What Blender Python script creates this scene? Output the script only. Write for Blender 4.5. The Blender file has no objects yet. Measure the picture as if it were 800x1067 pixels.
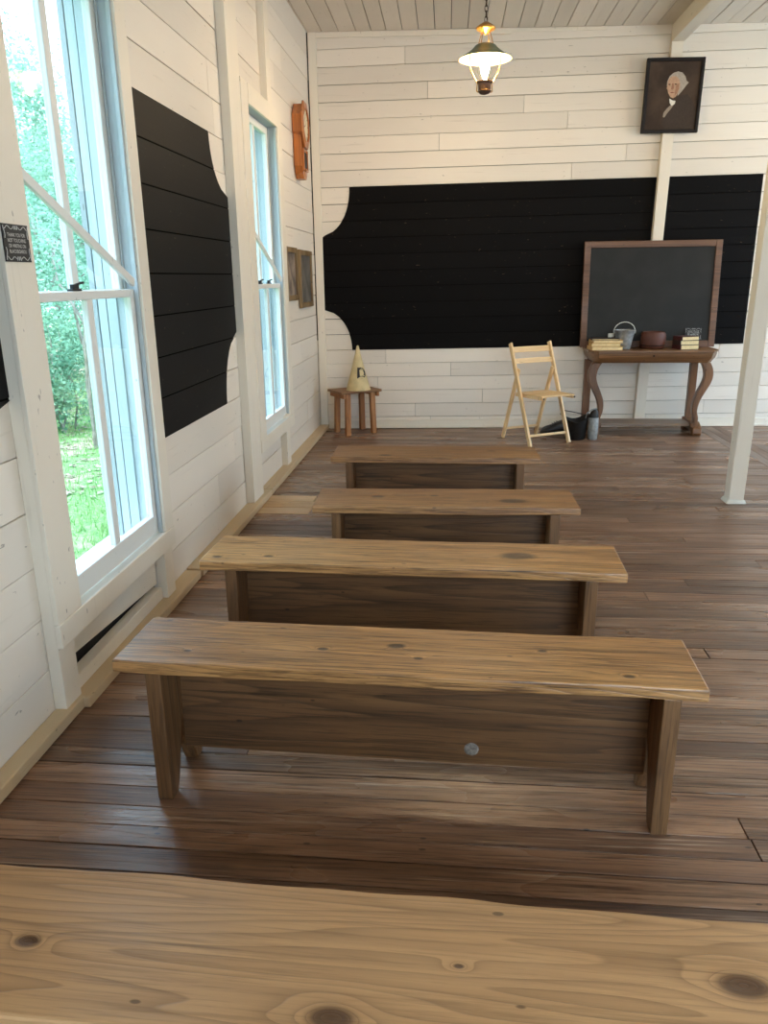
import bpy, bmesh, math, random
from mathutils import Vector, Matrix, noise
C = bpy.context.scene.collection
R = math.radians
PI = math.pi
rng = random.Random(7)

# ------------------------------------------------------------------ camera, sky, exposure
F_PX, PITCH, YAW, ROLL, CAM_H = 802.93, R(16.933), R(4.705), R(-0.697), 1.5
fw = Vector((-math.sin(YAW)*math.cos(PITCH), math.cos(YAW)*math.cos(PITCH), -math.sin(PITCH)))
rt = Vector((math.cos(YAW), math.sin(YAW), 0)); up = rt.cross(fw)
rt, up = rt*math.cos(ROLL)+up*math.sin(ROLL), -rt*math.sin(ROLL)+up*math.cos(ROLL)
cd = bpy.data.cameras.new('camera'); cam = bpy.data.objects.new('camera', cd); C.objects.link(cam)
m = Matrix((rt, up, -fw)).transposed().to_4x4(); m.translation = (0, 0, CAM_H); cam.matrix_world = m
cd.sensor_fit = 'VERTICAL'; cd.sensor_height = 36.0; cd.lens = F_PX/1067*36.0
cd.clip_start = 0.05; cd.clip_end = 300
bpy.context.scene.camera = cam

SKY_STRENGTH = 1.2
SKY_ZENITH = 2.0
SKY_COLOR = (0.48, 0.72, 1.0)
LAMP_STRENGTH = 225.0
SUN_STRENGTH = 1.0
w = bpy.data.worlds.new('sky'); bpy.context.scene.world = w; w.use_nodes = True
wn = w.node_tree.nodes; wl = w.node_tree.links
bg = wn['Background']
g_tc = wn.new('ShaderNodeTexCoord'); g_sep = wn.new('ShaderNodeSeparateXYZ'); g_r = wn.new('ShaderNodeValToRGB')
wl.new(g_tc.outputs['Generated'], g_sep.inputs[0]); wl.new(g_sep.outputs['Z'], g_r.inputs[0])
g_r.color_ramp.elements[0].position = 0.0; g_r.color_ramp.elements[0].color = (0.68, 0.85, 1.0, 1)
g_r.color_ramp.elements[1].position = 0.7; g_r.color_ramp.elements[1].color = SKY_COLOR+(1,)
wl.new(g_r.outputs[0], bg.inputs[0])
g_m = wn.new('ShaderNodeMapRange'); g_m.interpolation_type = 'SMOOTHSTEP'      # overcast sky: brighter overhead than at the horizon
wl.new(g_sep.outputs['Z'], g_m.inputs[0]); g_m.inputs[1].default_value = 0.12; g_m.inputs[2].default_value = 0.55
g_m.inputs[3].default_value = SKY_STRENGTH; g_m.inputs[4].default_value = SKY_STRENGTH*SKY_ZENITH
wl.new(g_m.outputs[0], bg.inputs[1])
sl = bpy.data.lights.new('hazy_sun', 'SUN'); sl.energy = SUN_STRENGTH; sl.angle = R(25); sl.color = (0.90, 0.98, 1.0)
so = bpy.data.objects.new('hazy_sun', sl); C.objects.link(so)
so.rotation_euler = Vector((0.02, 0.72, -0.80)).to_track_quat('-Z', 'Y').to_euler()
vs = bpy.context.scene.view_settings
bpy.context.scene.display_settings.display_device = 'sRGB'
vs.view_transform = 'Standard'; vs.look = 'None'; vs.exposure = 2.14; vs.gamma = 1.0; vs.use_curve_mapping = False
cyc = bpy.context.scene.cycles
cyc.use_denoising = True; cyc.max_bounces = 10; cyc.diffuse_bounces = 6; cyc.glossy_bounces = 4
cyc.transparent_max_bounces = 16; cyc.sample_clamp_indirect = 6.0; cyc.caustics_reflective = False; cyc.caustics_refractive = False

# ------------------------------------------------------------------ materials
def lin(c):
    c /= 255.0
    return c/12.92 if c <= 0.04045 else ((c+0.055)/1.055)**2.4
def rgb(r, g, b): return (lin(r), lin(g), lin(b), 1.0)

class NT:
    def __init__(s, name):
        s.m = bpy.data.materials.new(name); s.m.use_nodes = True
        s.n = s.m.node_tree.nodes; s.l = s.m.node_tree.links
        s.bsdf = s.n['Principled BSDF']; s.out = s.n['Material Output']
    def node(s, t, **kw):
        n = s.n.new(t)
        for k, v in kw.items(): setattr(n, k, v)
        return n
    def link(s, a, b): s.l.new(a, b)
    def val(s, sock, v):
        if hasattr(v, 'node'): s.link(v, sock)
        else: sock.default_value = v
    def math(s, op, a, b=0.0, c=None, clamp=False):
        n = s.node('ShaderNodeMath', operation=op, use_clamp=clamp)
        s.val(n.inputs[0], a); s.val(n.inputs[1], b)
        if c is not None: s.val(n.inputs[2], c)
        return n.outputs[0]
    def vmath(s, op, a, b):
        n = s.node('ShaderNodeVectorMath', operation=op)
        s.val(n.inputs[0], a); s.val(n.inputs[1], b)
        return n.outputs[0] if op not in ('LENGTH', 'DISTANCE') else n.outputs['Value']
    def noise(s, vec, scale=1.0, detail=2.0, rough=0.5):
        n = s.node('ShaderNodeTexNoise'); s.link(vec, n.inputs['Vector'])
        n.inputs['Scale'].default_value = scale; n.inputs['Detail'].default_value = detail
        n.inputs['Roughness'].default_value = rough
        return n.outputs[0]
    def mix(s, f, a, b, blend='MIX'):
        n = s.node('ShaderNodeMix', data_type='RGBA', blend_type=blend, clamp_factor=True)
        s.val(n.inputs[0], f); s.val(n.inputs[6], a); s.val(n.inputs[7], b)
        return n.outputs[2]
    def smooth(s, v, a, b, lo=0.0, hi=1.0):
        n = s.node('ShaderNodeMapRange', interpolation_type='SMOOTHSTEP', clamp=True)
        s.val(n.inputs[0], v); n.inputs[1].default_value = a; n.inputs[2].default_value = b
        n.inputs[3].default_value = lo; n.inputs[4].default_value = hi
        return n.outputs[0]
    def coords(s, plank=False):
        tc = s.node('ShaderNodeTexCoord'); v = tc.outputs['Object']
        if plank:
            at = s.node('ShaderNodeAttribute', attribute_name='rnd'); s.rnd = at.outputs['Fac']
            cb = s.node('ShaderNodeCombineXYZ')
            for i, k in enumerate((37.0, 53.0, 29.0)): s.link(s.math('MULTIPLY', s.rnd, k), cb.inputs[i])
            v = s.vmath('ADD', v, cb.outputs[0])
        return v
    def bump(s, h, strength, dist=0.01):
        b = s.node('ShaderNodeBump'); b.inputs['Strength'].default_value = strength; b.inputs['Distance'].default_value = dist
        s.link(h, b.inputs['Height']); s.link(b.outputs[0], s.bsdf.inputs['Normal'])
    def fin(s, col=None, rough=None, **kw):
        if col is not None: s.val(s.bsdf.inputs['Base Color'], col)
        if rough is not None: s.val(s.bsdf.inputs['Roughness'], rough)
        for k, v in kw.items(): s.val(s.bsdf.inputs[k.replace('_', ' ')], v)
        return s.m

def wood(name, dark, mid, light, axis='X', rings=16.0, ringw=0.55, rough=(0.38, 0.6), knots=(), plank=False,
         tone=0.25, bump=0.35, scale=1.0, fibre=0.35, spec=0.5, kscale=1.0, worn=None, cath=8.0, stretch=1.0, crack=0.5):
    t = NT(name); v = t.coords(plank)
    ai = 'XYZ'.index(axis)
    def mp(along, across):
        s_ = [across*scale]*3; s_[ai] = along*scale
        return t.vmath('MULTIPLY', v, tuple(s_))
    n1 = t.noise(mp(0.40*stretch, cath), 1.0, 2.0, 0.4)
    ph = t.math('MULTIPLY', n1, rings)
    kd = None
    for (kx, ky, kr) in knots:
        s_ = [1.0, 1.0, 0.0]; s_[ai] = 0.55
        p = t.vmath('MULTIPLY', t.vmath('SUBTRACT', v, (kx, ky, 0)), tuple(s_))
        d = t.math('DIVIDE', t.vmath('LENGTH', p, (0, 0, 0)), kr)
        g = t.math('DIVIDE', 2.6, t.math('ADD', t.math('MULTIPLY', d, d), 0.5))
        ph = t.math('ADD', ph, g)
        k = t.smooth(d, 0.45, 1.0, 1.0, 0.0)
        kd = k if kd is None else t.math('MAXIMUM', kd, k)
    ring = t.math('FRACT', ph)
    ring = t.math('POWER', ring, 2.6)
    ring = t.math('MULTIPLY', ring, t.smooth(t.math('FRACT', ph), 0.93, 1.0, 1.0, 0.0))
    fib = t.noise(mp(4.0, 120.0), 1.0, 4.0, 0.7)
    fib2 = t.noise(mp(1.5, 38.0), 1.0, 3.0, 0.6)
    crk = t.noise(mp(1.1, 55.0), 1.0, 2.0, 0.5)
    big = t.noise(mp(0.7, 2.5), 1.0, 3.0, 0.55)
    big = t.smooth(big, 0.32, 0.68)
    col = t.mix(big, mid, light)
    col = t.mix(t.math('MULTIPLY', ring, ringw), col, dark)
    col = t.mix(t.smooth(fib2, 0.42, 0.70, 0.0, fibre*0.8), col, tuple((a*0.6+b*0.4) for a, b in zip(dark, mid)))
    col = t.mix(t.smooth(fib2, 0.30, 0.46, fibre*0.5, 0.0), col, light)
    col = t.mix(t.smooth(fib, 0.47, 0.66, 0.0, fibre), col, dark)
    col = t.mix(t.smooth(crk, 0.67, 0.73, 0.0, crack), col, (dark[0]*0.5, dark[1]*0.45, dark[2]*0.4, 1))
    if worn is not None:
        wv = t.noise(mp(1.6, 60.0), 1.0, 4.0, 0.65)
        col = t.mix(t.smooth(wv, 0.56, 0.75, 0.0, 0.75), col, worn)
    if plank:
        br = t.math('MULTIPLY_ADD', t.rnd, tone*2, 1.0-tone)
        col = t.mix(1.0, col, br, 'MULTIPLY')
    if kd is not None:
        col = t.mix(t.math('MULTIPLY', kd, 0.85), col, (dark[0]*0.38, dark[1]*0.26, dark[2]*0.22, 1))
    # nail holes and nicks
    vo = t.node('ShaderNodeTexVoronoi'); s_ = [16.0]*3; s_[ai] = 7.0
    t.link(t.vmath('MULTIPLY', v, tuple(s_)), vo.inputs['Vector']); vo.inputs['Scale'].default_value = 1.0
    pk = t.math('MULTIPLY', t.smooth(vo.outputs['Distance'], 0.05, 0.085, 1.0, 0.0),
                0.7)
    col = t.mix(pk, col, (dark[0]*0.4, dark[1]*0.4, dark[2]*0.4, 1))
    rg = t.smooth(big, 0.0, 1.0, rough[1], rough[0])
    h = t.math('ADD', t.math('MULTIPLY', fib, 0.6), t.math('ADD', t.math('MULTIPLY', ring, -0.4), t.math('MULTIPLY', fib2, 0.6)))
    t.bump(h, bump, 0.004)
    return t.fin(col, rg, Specular_IOR_Level=spec)

def painted(name, col, axis='Y', rough=0.5, spec=0.5, tone=0.07, grime=0.35, bump=0.25, plank=True, grimecol=(150, 135, 112)):
    t = NT(name); v = t.coords(plank); ai = 'XYZ'.index(axis)
    def mp(al, ac):
        s_ = [ac]*3; s_[ai] = al; return t.vmath('MULTIPLY', v, tuple(s_))
    big = t.noise(mp(0.8, 2.2), 1.0, 3.0)
    st = t.noise(mp(1.8, 34.0), 1.0, 4.0, 0.6)
    c = t.mix(t.smooth(big, 0.35, 0.7, 0.0, 0.4), col, tuple(x*0.90 for x in col[:3])+(1,))
    c = t.mix(t.smooth(st, 0.60, 0.80, 0.0, grime), c, rgb(*grimecol))
    sp = t.noise(mp(22.0, 60.0), 1.0, 2.0)
    c = t.mix(t.smooth(sp, 0.72, 0.77, 0.0, 0.55), c, rgb(95, 80, 62))
    if plank:
        c = t.mix(1.0, c, t.math('MULTIPLY_ADD', t.rnd, tone*2, 1.0-tone), 'MULTIPLY')
    fine = t.noise(mp(3.0, 60.0), 1.0, 3.0)
    t.bump(t.math('ADD', t.math('MULTIPLY', st, 0.6), t.math('MULTIPLY', fine, 0.4)), bump, 0.004)
    return t.fin(c, rough, Specular_IOR_Level=spec)

def plain(name, col, rough=0.5, metal=0.0, var=0.12, nscale=20.0, bump=0.0, spec=0.5, coat=0.0):
    t = NT(name); v = t.coords()
    n = t.noise(v, nscale, 3.0)
    c = t.mix(t.smooth(n, 0.3, 0.7, 0.0, 1.0), tuple(x*(1-var) for x in col[:3])+(1,), tuple(min(1, x*(1+var)) for x in col[:3])+(1,))
    if bump: t.bump(n, bump, 0.003)
    return t.fin(c, rough, Metallic=metal, Specular_IOR_Level=spec, Coat_Weight=coat)

def emit(name, col, s):
    t = NT(name); t.n.remove(t.bsdf); e = t.node('ShaderNodeEmission')
    e.inputs[0].default_value = col; e.inputs[1].default_value = s
    t.link(e.outputs[0], t.out.inputs[0]); return t.m

def thin_glass(name, tint=(0.93, 0.97, 0.96, 1), refl=0.9):
    t = NT(name); t.n.remove(t.bsdf)
    tr = t.node('ShaderNodeBsdfTransparent'); tr.inputs[0].default_value = tint
    gl = t.node('ShaderNodeBsdfGlossy'); gl.inputs['Roughness'].default_value = 0.02
    lw = t.node('ShaderNodeLayerWeight'); lw.inputs[0].default_value = 0.5
    fr = t.math('MULTIPLY_ADD', t.math('POWER', lw.outputs['Facing'], 5.0), 0.96, 0.04)
    mx = t.node('ShaderNodeMixShader')
    t.link(t.math('MULTIPLY', fr, refl), mx.inputs[0]); t.link(tr.outputs[0], mx.inputs[1]); t.link(gl.outputs[0], mx.inputs[2])
    t.link(mx.outputs[0], t.out.inputs[0]); return t.m

def leafy(name, a, b, trans=0.5):
    t = NT(name); t.n.remove(t.bsdf)
    at = t.node('ShaderNodeAttribute', attribute_name='rnd')
    c = t.mix(at.outputs['Fac'], a, b)
    d = t.node('ShaderNodeBsdfDiffuse'); tr = t.node('ShaderNodeBsdfTranslucent'); mx = t.node('ShaderNodeMixShader')
    t.link(c, d.inputs[0]); t.link(c, tr.inputs[0]); mx.inputs[0].default_value = trans
    t.link(d.outputs[0], mx.inputs[1]); t.link(tr.outputs[0], mx.inputs[2]); t.link(mx.outputs[0], t.out.inputs[0]); return t.m

WHITE = rgb(226, 216, 201)
M = dict(
    wall_y=painted('white_boards_side', WHITE, 'Y'),
    wall_x=painted('white_boards_end', WHITE, 'X'),
    ceil=painted('white_ceiling_boards', rgb(214, 204, 190), 'Y', tone=0.09),
    trim=painted('white_trim_paint', rgb(228, 218, 200), 'Z', plank=False, grime=0.25),
    trim_y=painted('white_trim_paint_long', rgb(228, 218, 200), 'Y', plank=False, grime=0.3),
    ledge=painted('worn_ledge_paint', rgb(196, 172, 136), 'Y', plank=False, grime=0.8, grimecol=(150, 115, 78)),
    sash=painted('sash_paint', rgb(222, 222, 216), 'Z', plank=False, grime=0.06),
    shutter=painted('weathered_stop_paint', rgb(150, 156, 158), 'Z', plank=False, grime=0.3, grimecol=(140, 150, 150)),
    groove=plain('blackboard_groove', rgb(6, 5, 4), 0.9, spec=0.03),
    jamb=painted('darkened_jamb_paint', rgb(172, 180, 182), 'Z', plank=False, grime=0.12),  # window white toned darker and bluer to temper the daylight on it
    knot=plain('grey_knot', rgb(132, 122, 110), 0.6, 0, 0.35, 90),
    gap=plain('dark_gap', rgb(30, 24, 18), 0.9),
    black=painted('blackboard_paint', rgb(13, 11, 10), 'X', rough=0.75, spec=0.10, grime=0.12, tone=0.18, grimecol=(44, 38, 34)),
    black_y=painted('blackboard_paint_side', rgb(15, 13, 11), 'Y', rough=0.6, spec=0.14, grime=0.12, tone=0.18, grimecol=(44, 38, 34)),
    floor=wood('floor_planks', rgb(40, 26, 17), rgb(108, 76, 55), rgb(156, 119, 91), 'X', rings=12, ringw=0.25, stretch=0.6, plank=True,
               rough=(0.25, 0.42), tone=0.24, fibre=0.6, bump=0.6, worn=rgb(186, 164, 142), spec=0.6, crack=0.7),
    patch=wood('pale_new_plank', rgb(150, 112, 74), rgb(186, 150, 108), rgb(205, 170, 126), 'X', plank=True, tone=0.1),
    metal=plain('galvanised_tin', rgb(150, 152, 150), 0.5, 0.5, 0.2, 30, 0.1),
    iron=plain('black_iron', rgb(34, 33, 32), 0.5, 0.4, 0.25, 40, 0.2),
    darkmetal=plain('dark_bronze', rgb(70, 52, 34), 0.4, 0.8, 0.2),
    brass=plain('aged_brass', rgb(186, 136, 66), 0.35, 0.9, 0.15),
    burner=plain('brown_burner_metal', rgb(104, 78, 66), 0.45, 0.6, 0.2),
    shade_out=plain('green_enamel', rgb(84, 104, 84), 0.35, 0.0, 0.1, spec=0.6),
    shade_in=plain('cream_enamel', rgb(150, 142, 98), 0.35, 0.0, 0.03),
    bulb=emit('lamp_flame', (1.0, 0.74, 0.47, 1), LAMP_STRENGTH),
    glass=thin_glass('window_glass', (0.90, 0.95, 0.95, 1), 0.8),
    chimney=thin_glass('chimney_glass', (0.97, 0.97, 0.95, 1), 0.7),
    pine=wood('pale_pine', rgb(190, 146, 92), rgb(224, 186, 132), rgb(238, 206, 156), 'Z', rings=8, ringw=0.4, bump=0.1, fibre=0.2),
    pine_x=wood('pale_pine_slat', rgb(190, 146, 92), rgb(224, 186, 132), rgb(238, 206, 156), 'X', rings=8, ringw=0.4, bump=0.1, fibre=0.2),
    oak=wood('clock_oak', rgb(104, 52, 18), rgb(164, 92, 36), rgb(186, 110, 48), 'Z', rings=8, bump=0.1, rough=(0.25, 0.4)),
    stool=wood('stool_wood', rgb(96, 58, 28), rgb(156, 102, 56), rgb(176, 122, 72), 'Z', rings=9, bump=0.2),
    stool_x=wood('stool_wood_top', rgb(76, 50, 28), rgb(132, 92, 56), rgb(150, 108, 68), 'X', rings=9, bump=0.2),
    table=wood('table_wood', rgb(56, 36, 20), rgb(112, 78, 48), rgb(140, 100, 64), 'X', rings=8, bump=0.15, rough=(0.3, 0.45)),
    table_z=wood('table_wood_upright', rgb(52, 33, 19), rgb(100, 67, 40), rgb(126, 86, 53), 'Z', rings=8, bump=0.15, rough=(0.3, 0.45)),
    shelfwood=wood('grey_shelf_wood', rgb(70, 56, 46), rgb(116, 98, 84), rgb(136, 116, 98), 'X', rings=8, bump=0.2),
    slate=plain('chalkboard_slate', rgb(33, 33, 31), 0.6, 0.0, 0.18, 5.0, spec=0.25),
    brownframe=wood('brown_frame', rgb(60, 38, 24), rgb(98, 66, 44), rgb(116, 80, 54), 'X', rings=6, bump=0.1),
    blackframe=plain('black_frame', rgb(22, 14, 10), 0.5, 0, 0.2, spec=0.2),
    oldframe=wood('old_gilt_frame', rgb(70, 52, 30), rgb(118, 94, 60), rgb(140, 114, 76), 'Z', rings=8, bump=0.2),
    paper=plain('yellowed_page', rgb(222, 200, 150), 0.8, 0, 0.08, 60),
    chalk=plain('white_lettering', rgb(205, 205, 200), 0.7),
    ink=plain('black_ink', rgb(24, 22, 20), 0.6),
    canvas=plain('cream_card', rgb(206, 186, 140), 0.8, 0, 0.1, 14, 0.1),
    leather=plain('dark_leather', rgb(34, 30, 28), 0.45, 0, 0.3, 18, 0.3),
    pot=plain('brown_pottery', rgb(84, 44, 29), 0.6, 0, 0.2, 8),
    cup=plain('white_cup', rgb(214, 212, 200), 0.4, 0, 0.05),
    grey=plain('grey_board', rgb(150, 146, 140), 0.6, 0, 0.1),
    bark=plain('grey_bark', rgb(126, 118, 106), 0.9, 0, 0.3, 12, 0.5),
)

# ------------------------------------------------------------------ mesh helpers
class MB:
    def __init__(s):
        s.bm = bmesh.new(); s.r = s.bm.faces.layers.float.new('rnd')
    def face(s, vs_, mat=0, rnd=0.5):
        try: f = s.bm.faces.new(vs_)
        except ValueError: return None
        f.material_index = mat; f[s.r] = rnd; return f
    def hexa(s, p, mat=0, rnd=None):
        """p: 8 points, 0-3 bottom loop, 4-7 top loop"""
        if rnd is None: rnd = rng.random()
        v = [s.bm.verts.new(q) for q in p]
        for ix in ((3, 2, 1, 0), (4, 5, 6, 7), (0, 1, 5, 4), (1, 2, 6, 5), (2, 3, 7, 6), (3, 0, 4, 7)):
            s.face([v[i] for i in ix], mat, rnd)
    def box(s, x0, x1, y0, y1, z0, z1, f=None, mat=0, rnd=None):
        p = [(x0, y0, z0), (x1, y0, z0), (x1, y1, z0), (x0, y1, z0), (x0, y0, z1), (x1, y0, z1), (x1, y1, z1), (x0, y1, z1)]
        if f: p = [f(*q) for q in p]
        s.hexa(p, mat, rnd)
    def prism(s, poly, fa, fb, mat=0, rnd=None):
        """poly: 2D points; fa, fb map a 2D point to the near / far 3D point"""
        if rnd is None: rnd = rng.random()
        a = [s.bm.verts.new(fa(*q)) for q in poly]; b = [s.bm.verts.new(fb(*q)) for q in poly]
        n = len(poly)
        s.face(a[::-1], mat, rnd); s.face(b, mat, rnd)
        for i in range(n): s.face([a[i], a[(i+1) % n], b[(i+1) % n], b[i]], mat, rnd)
    def bar(s, p, q, wd, th, side=(1, 0, 0), mat=0):
        p = Vector(p); q = Vector(q); d = (q-p).normalized()
        a = Vector(side); a = (a-d*a.dot(d)).normalized()*wd/2; b = d.cross(a).normalized()*th/2
        s.hexa([p-a-b, p+a-b, p+a+b, p-a+b, q-a-b, q+a-b, q+a+b, q-a+b], mat)
    def tube(s, pts, rad, n=8, mat=0, cap=True, closed=False):
        pts = [Vector(p) for p in pts]; m_ = len(pts)
        rad = rad if isinstance(rad, (list, tuple)) else [rad]*m_
        rings = []; ref = Vector((0.13, 0.27, 0.95))
        for i, p in enumerate(pts):
            a = pts[(i-1) % m_] if (closed or i > 0) else p
            b = pts[(i+1) % m_] if (closed or i < m_-1) else p
            d = (b-a).normalized()
            r_ = ref if abs(d.dot(ref.normalized())) < 0.95 else Vector((1, 0, 0))
            u = d.cross(r_).normalized(); v = d.cross(u).normalized()
            rings.append([s.bm.verts.new(p+(u*math.cos(2*PI*k/n)+v*math.sin(2*PI*k/n))*rad[i]) for k in range(n)])
        rr = rng.random()
        for i in range(m_ if closed else m_-1):
            A, B = rings[i], rings[(i+1) % m_]
            for k in range(n): s.face([A[k], A[(k+1) % n], B[(k+1) % n], B[k]], mat, rr)
        if cap and not closed:
            s.face(rings[0][::-1], mat, rr); s.face(rings[-1], mat, rr)
    def lathe(s, prof, n=28, c=(0, 0, 0), mat=0, sx=1.0, sy=1.0):
        rings = []
        for r_, z in prof:
            if r_ < 1e-6: rings.append([s.bm.verts.new((c[0], c[1], c[2]+z))])
            else: rings.append([s.bm.verts.new((c[0]+r_*sx*math.cos(2*PI*k/n), c[1]+r_*sy*math.sin(2*PI*k/n), c[2]+z)) for k in range(n)])
        for A, B in zip(rings, rings[1:]):
            for k in range(n):
                k2 = (k+1) % n
                if len(A) == 1 and len(B) == 1: continue
                if len(A) == 1: s.face([A[0], B[k2], B[k]], mat)
                elif len(B) == 1: s.face([A[k], A[k2], B[0]], mat)
                else: s.face([A[k], A[k2], B[k2], B[k]], mat)
    def build(s, name, mats, parent=None, bevel=0.0, smooth=False, loc=None, seg=2):
        s.bm.normal_update()
        bmesh.ops.recalc_face_normals(s.bm, faces=s.bm.faces)
        me = bpy.data.meshes.new(name); s.bm.to_mesh(me); s.bm.free()
        for mt in (mats if isinstance(mats, (list, tuple)) else [mats]): me.materials.append(mt)
        if smooth:
            for p in me.polygons: p.use_smooth = True
            try: me.set_sharp_from_angle(angle=R(40))
            except Exception: pass
        o = bpy.data.objects.new(name, me); C.objects.link(o)
        if parent: o.parent = parent
        if loc: o.location = loc
        if bevel:
            b = o.modifiers.new('bevel', 'BEVEL'); b.width = bevel; b.segments = seg; b.limit_method = 'ANGLE'; b.angle_limit = R(40)
        return o

def thing(name, label, cat, loc=(0, 0, 0), rz=0.0, group=None):
    o = bpy.data.objects.new(name, None); C.objects.link(o)
    o.empty_display_size = 0.1
    o.location = loc; o.rotation_euler = (0, 0, rz); tag(o, label, cat, group); return o
def tag(o, label, cat, group=None):
    o['label'] = label; o['category'] = cat
    if group: o['group'] = group
    return o
def struct(o, label=None, cat=None):
    o['kind'] = 'structure'
    if label: o['label'] = label
    if cat: o['category'] = cat
    return o
def copy_tree(o, parent=None):
    c = o.copy(); C.objects.link(c); c.parent = parent
    for ch in list(o.children): copy_tree(ch, c)
    return c

# ------------------------------------------------------------------ wall frames (an old, slightly skewed building)
H_CEIL = 3.63
X_RIGHT, Y_FRONT = 5.30, -2.60
def xw(y): return -1.375+0.0126*(y-2)
def yb(x): return 7.885+0.049*(x+1.19)
def LW(o, u, z): return (xw(u)+o, u, z)             # left wall: o = out of the wall into the room
def BW(u, o, z): return (u, yb(u)-o, z)             # back wall
def RWf(o, u, z): return (X_RIGHT-o, u, z)

FRAME_L = Matrix.Translation((xw(0), 0, 0)) @ Matrix.Rotation(-math.atan(0.0126), 4, 'Z')
FRAME_B = Matrix.Translation((0, yb(0), 0)) @ Matrix.Rotation(math.atan(0.049), 4, 'Z')
def local_frame(o, fr):
    """give a flat-built object the turned axes of its wall"""
    o.data.transform(fr.inverted()); o.matrix_world = fr; return o

def board_wall(rows, u0, u1, holes, fmap, th, blen=(1.6, 3.6), gap=0.0035, mat=0, mb=None):
    """rows: list of (z0,z1) callables of u; holes: (u0,u1,z0,z1)"""
    mb = mb or MB()
    for zi, (za, zb) in enumerate(rows):
        gap = rng.choice((0.002, 0.003, 0.004, 0.0055, 0.007))
        cuts = [u0]
        u = u0+rng.uniform(0.5, blen[1])
        while u < u1-0.4: cuts.append(u); u += rng.uniform(*blen)
        cuts.append(u1)
        zm = (za(0)+zb(0))/2
        segs = []
        for a, b in zip(cuts, cuts[1:]): segs.append((a, b, za, zb, rng.random(), rng.uniform(-0.0025, 0.002)))
        for (ha, hb, hz0, hz1) in holes:
            out = []
            for (a, b, p, q, rr, of) in segs:
                pz, qz = p(0), q(0)
                if b <= ha or a >= hb or qz <= hz0 or pz >= hz1: out.append((a, b, p, q, rr, of)); continue
                if a < ha: out.append((a, ha, p, q, rr, of))
                if b > hb: out.append((hb, b, p, q, rr, of))
                ma, mb_ = max(a, ha), min(b, hb)
                if pz < hz0-1e-4: out.append((ma, mb_, p, (lambda u_, h=hz0: h), rr, of))
                if qz > hz1+1e-4: out.append((ma, mb_, (lambda u_, h=hz1: h), q, rr, of))
            segs = out
        for (a, b, p, q, rr, of) in segs:
            g = gap
            a2, b2 = a+0.0012, b-0.0012
            pts = [fmap(a2, -th, p(a2)+g/2), fmap(b2, -th, p(b2)+g/2), fmap(b2, of, p(b2)+g/2), fmap(a2, of, p(a2)+g/2),
                   fmap(a2, -th, q(a2)-g/2), fmap(b2, -th, q(b2)-g/2), fmap(b2, of, q(b2)-g/2), fmap(a2, of, q(a2)-g/2)]
            mb.hexa(pts, mat, rr)
    return mb
def backing(mb, u0, u1, z0, z1, holes, fmap, o0, o1, mat):
    us = sorted({u0, u1, *[h[0] for h in holes], *[h[1] for h in holes]}); zs = sorted({z0, z1, *[h[2] for h in holes], *[h[3] for h in holes]})
    us = [u for u in us if u0 <= u <= u1]; zs = [z for z in zs if z0 <= z <= z1]
    for a, b in zip(us, us[1:]):
        for c, d in zip(zs, zs[1:]):
            um, zm = (a+b)/2, (c+d)/2
            if any(h[0] < um < h[1] and h[2] < zm < h[3] for h in holes): continue
            mb.hexa([fmap(a, o0, c), fmap(b, o0, c), fmap(b, o1, c), fmap(a, o1, c), fmap(a, o0, d), fmap(b, o0, d), fmap(b, o1, d), fmap(a, o1, d)], mat, 0.5)
const = lambda z: (lambda u: z)

# left wall
LF = lambda u, o, z: LW(o, u, z)
W1 = (2.48, 3.325, 0.375, 2.60); W2 = (5.345, 6.165, 0.43, 2.565)
gap_hole = (2.42, 3.32, 0.0, 0.30)
zr = [0.0]+[0.01+0.19*k for k in range(0, 20) if 0.01+0.19*k < 3.6 and k > 0]+[3.64]
rows = [(const(a), const(b)) for a, b in zip(zr, zr[1:])]
mb = board_wall(rows, Y_FRONT, 7.92, [W1, W2, gap_hole], LF, 0.02)
backing(mb, Y_FRONT, 7.92, 0.0, 3.64, [(a-0.035, b+0.035, c-0.07, d+0.035) for a, b, c, d in (W1, W2)], LF, -0.16, -0.045, 1)
struct(local_frame(mb.build('wall_left', [M['wall_y'], M['gap']], bevel=0.0018, seg=1), FRAME_L))

# back wall: board lines fan out a little
def zline(z): return lambda u: z+(0.0075+0.0075*(z-0.80)/1.53)*(u+0.95)
zb_ = [0.0]+[0.80-0.137*k for k in (5, 4, 3, 2, 1)]+[0.80+0.153*k for k in range(0, 11)]+[2.33+0.146*k for k in range(1, 9)]+[3.62]
rows = [((const(a) if i == 0 else zline(a)), (const(H_CEIL+0.01) if i == len(zb_)-2 else zline(b))) for i, (a, b) in enumerate(zip(zb_, zb_[1:]))]
mb = board_wall(rows, -1.32, X_RIGHT+0.02, [], BW, 0.02)
backing(mb, -1.5, X_RIGHT+0.2, 0.0, 3.64, [], BW, -0.16, -0.021, 1)
struct(local_frame(mb.build('wall_back', [M['wall_x'], M['gap']], bevel=0.0018, seg=1), FRAME_B))

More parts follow.
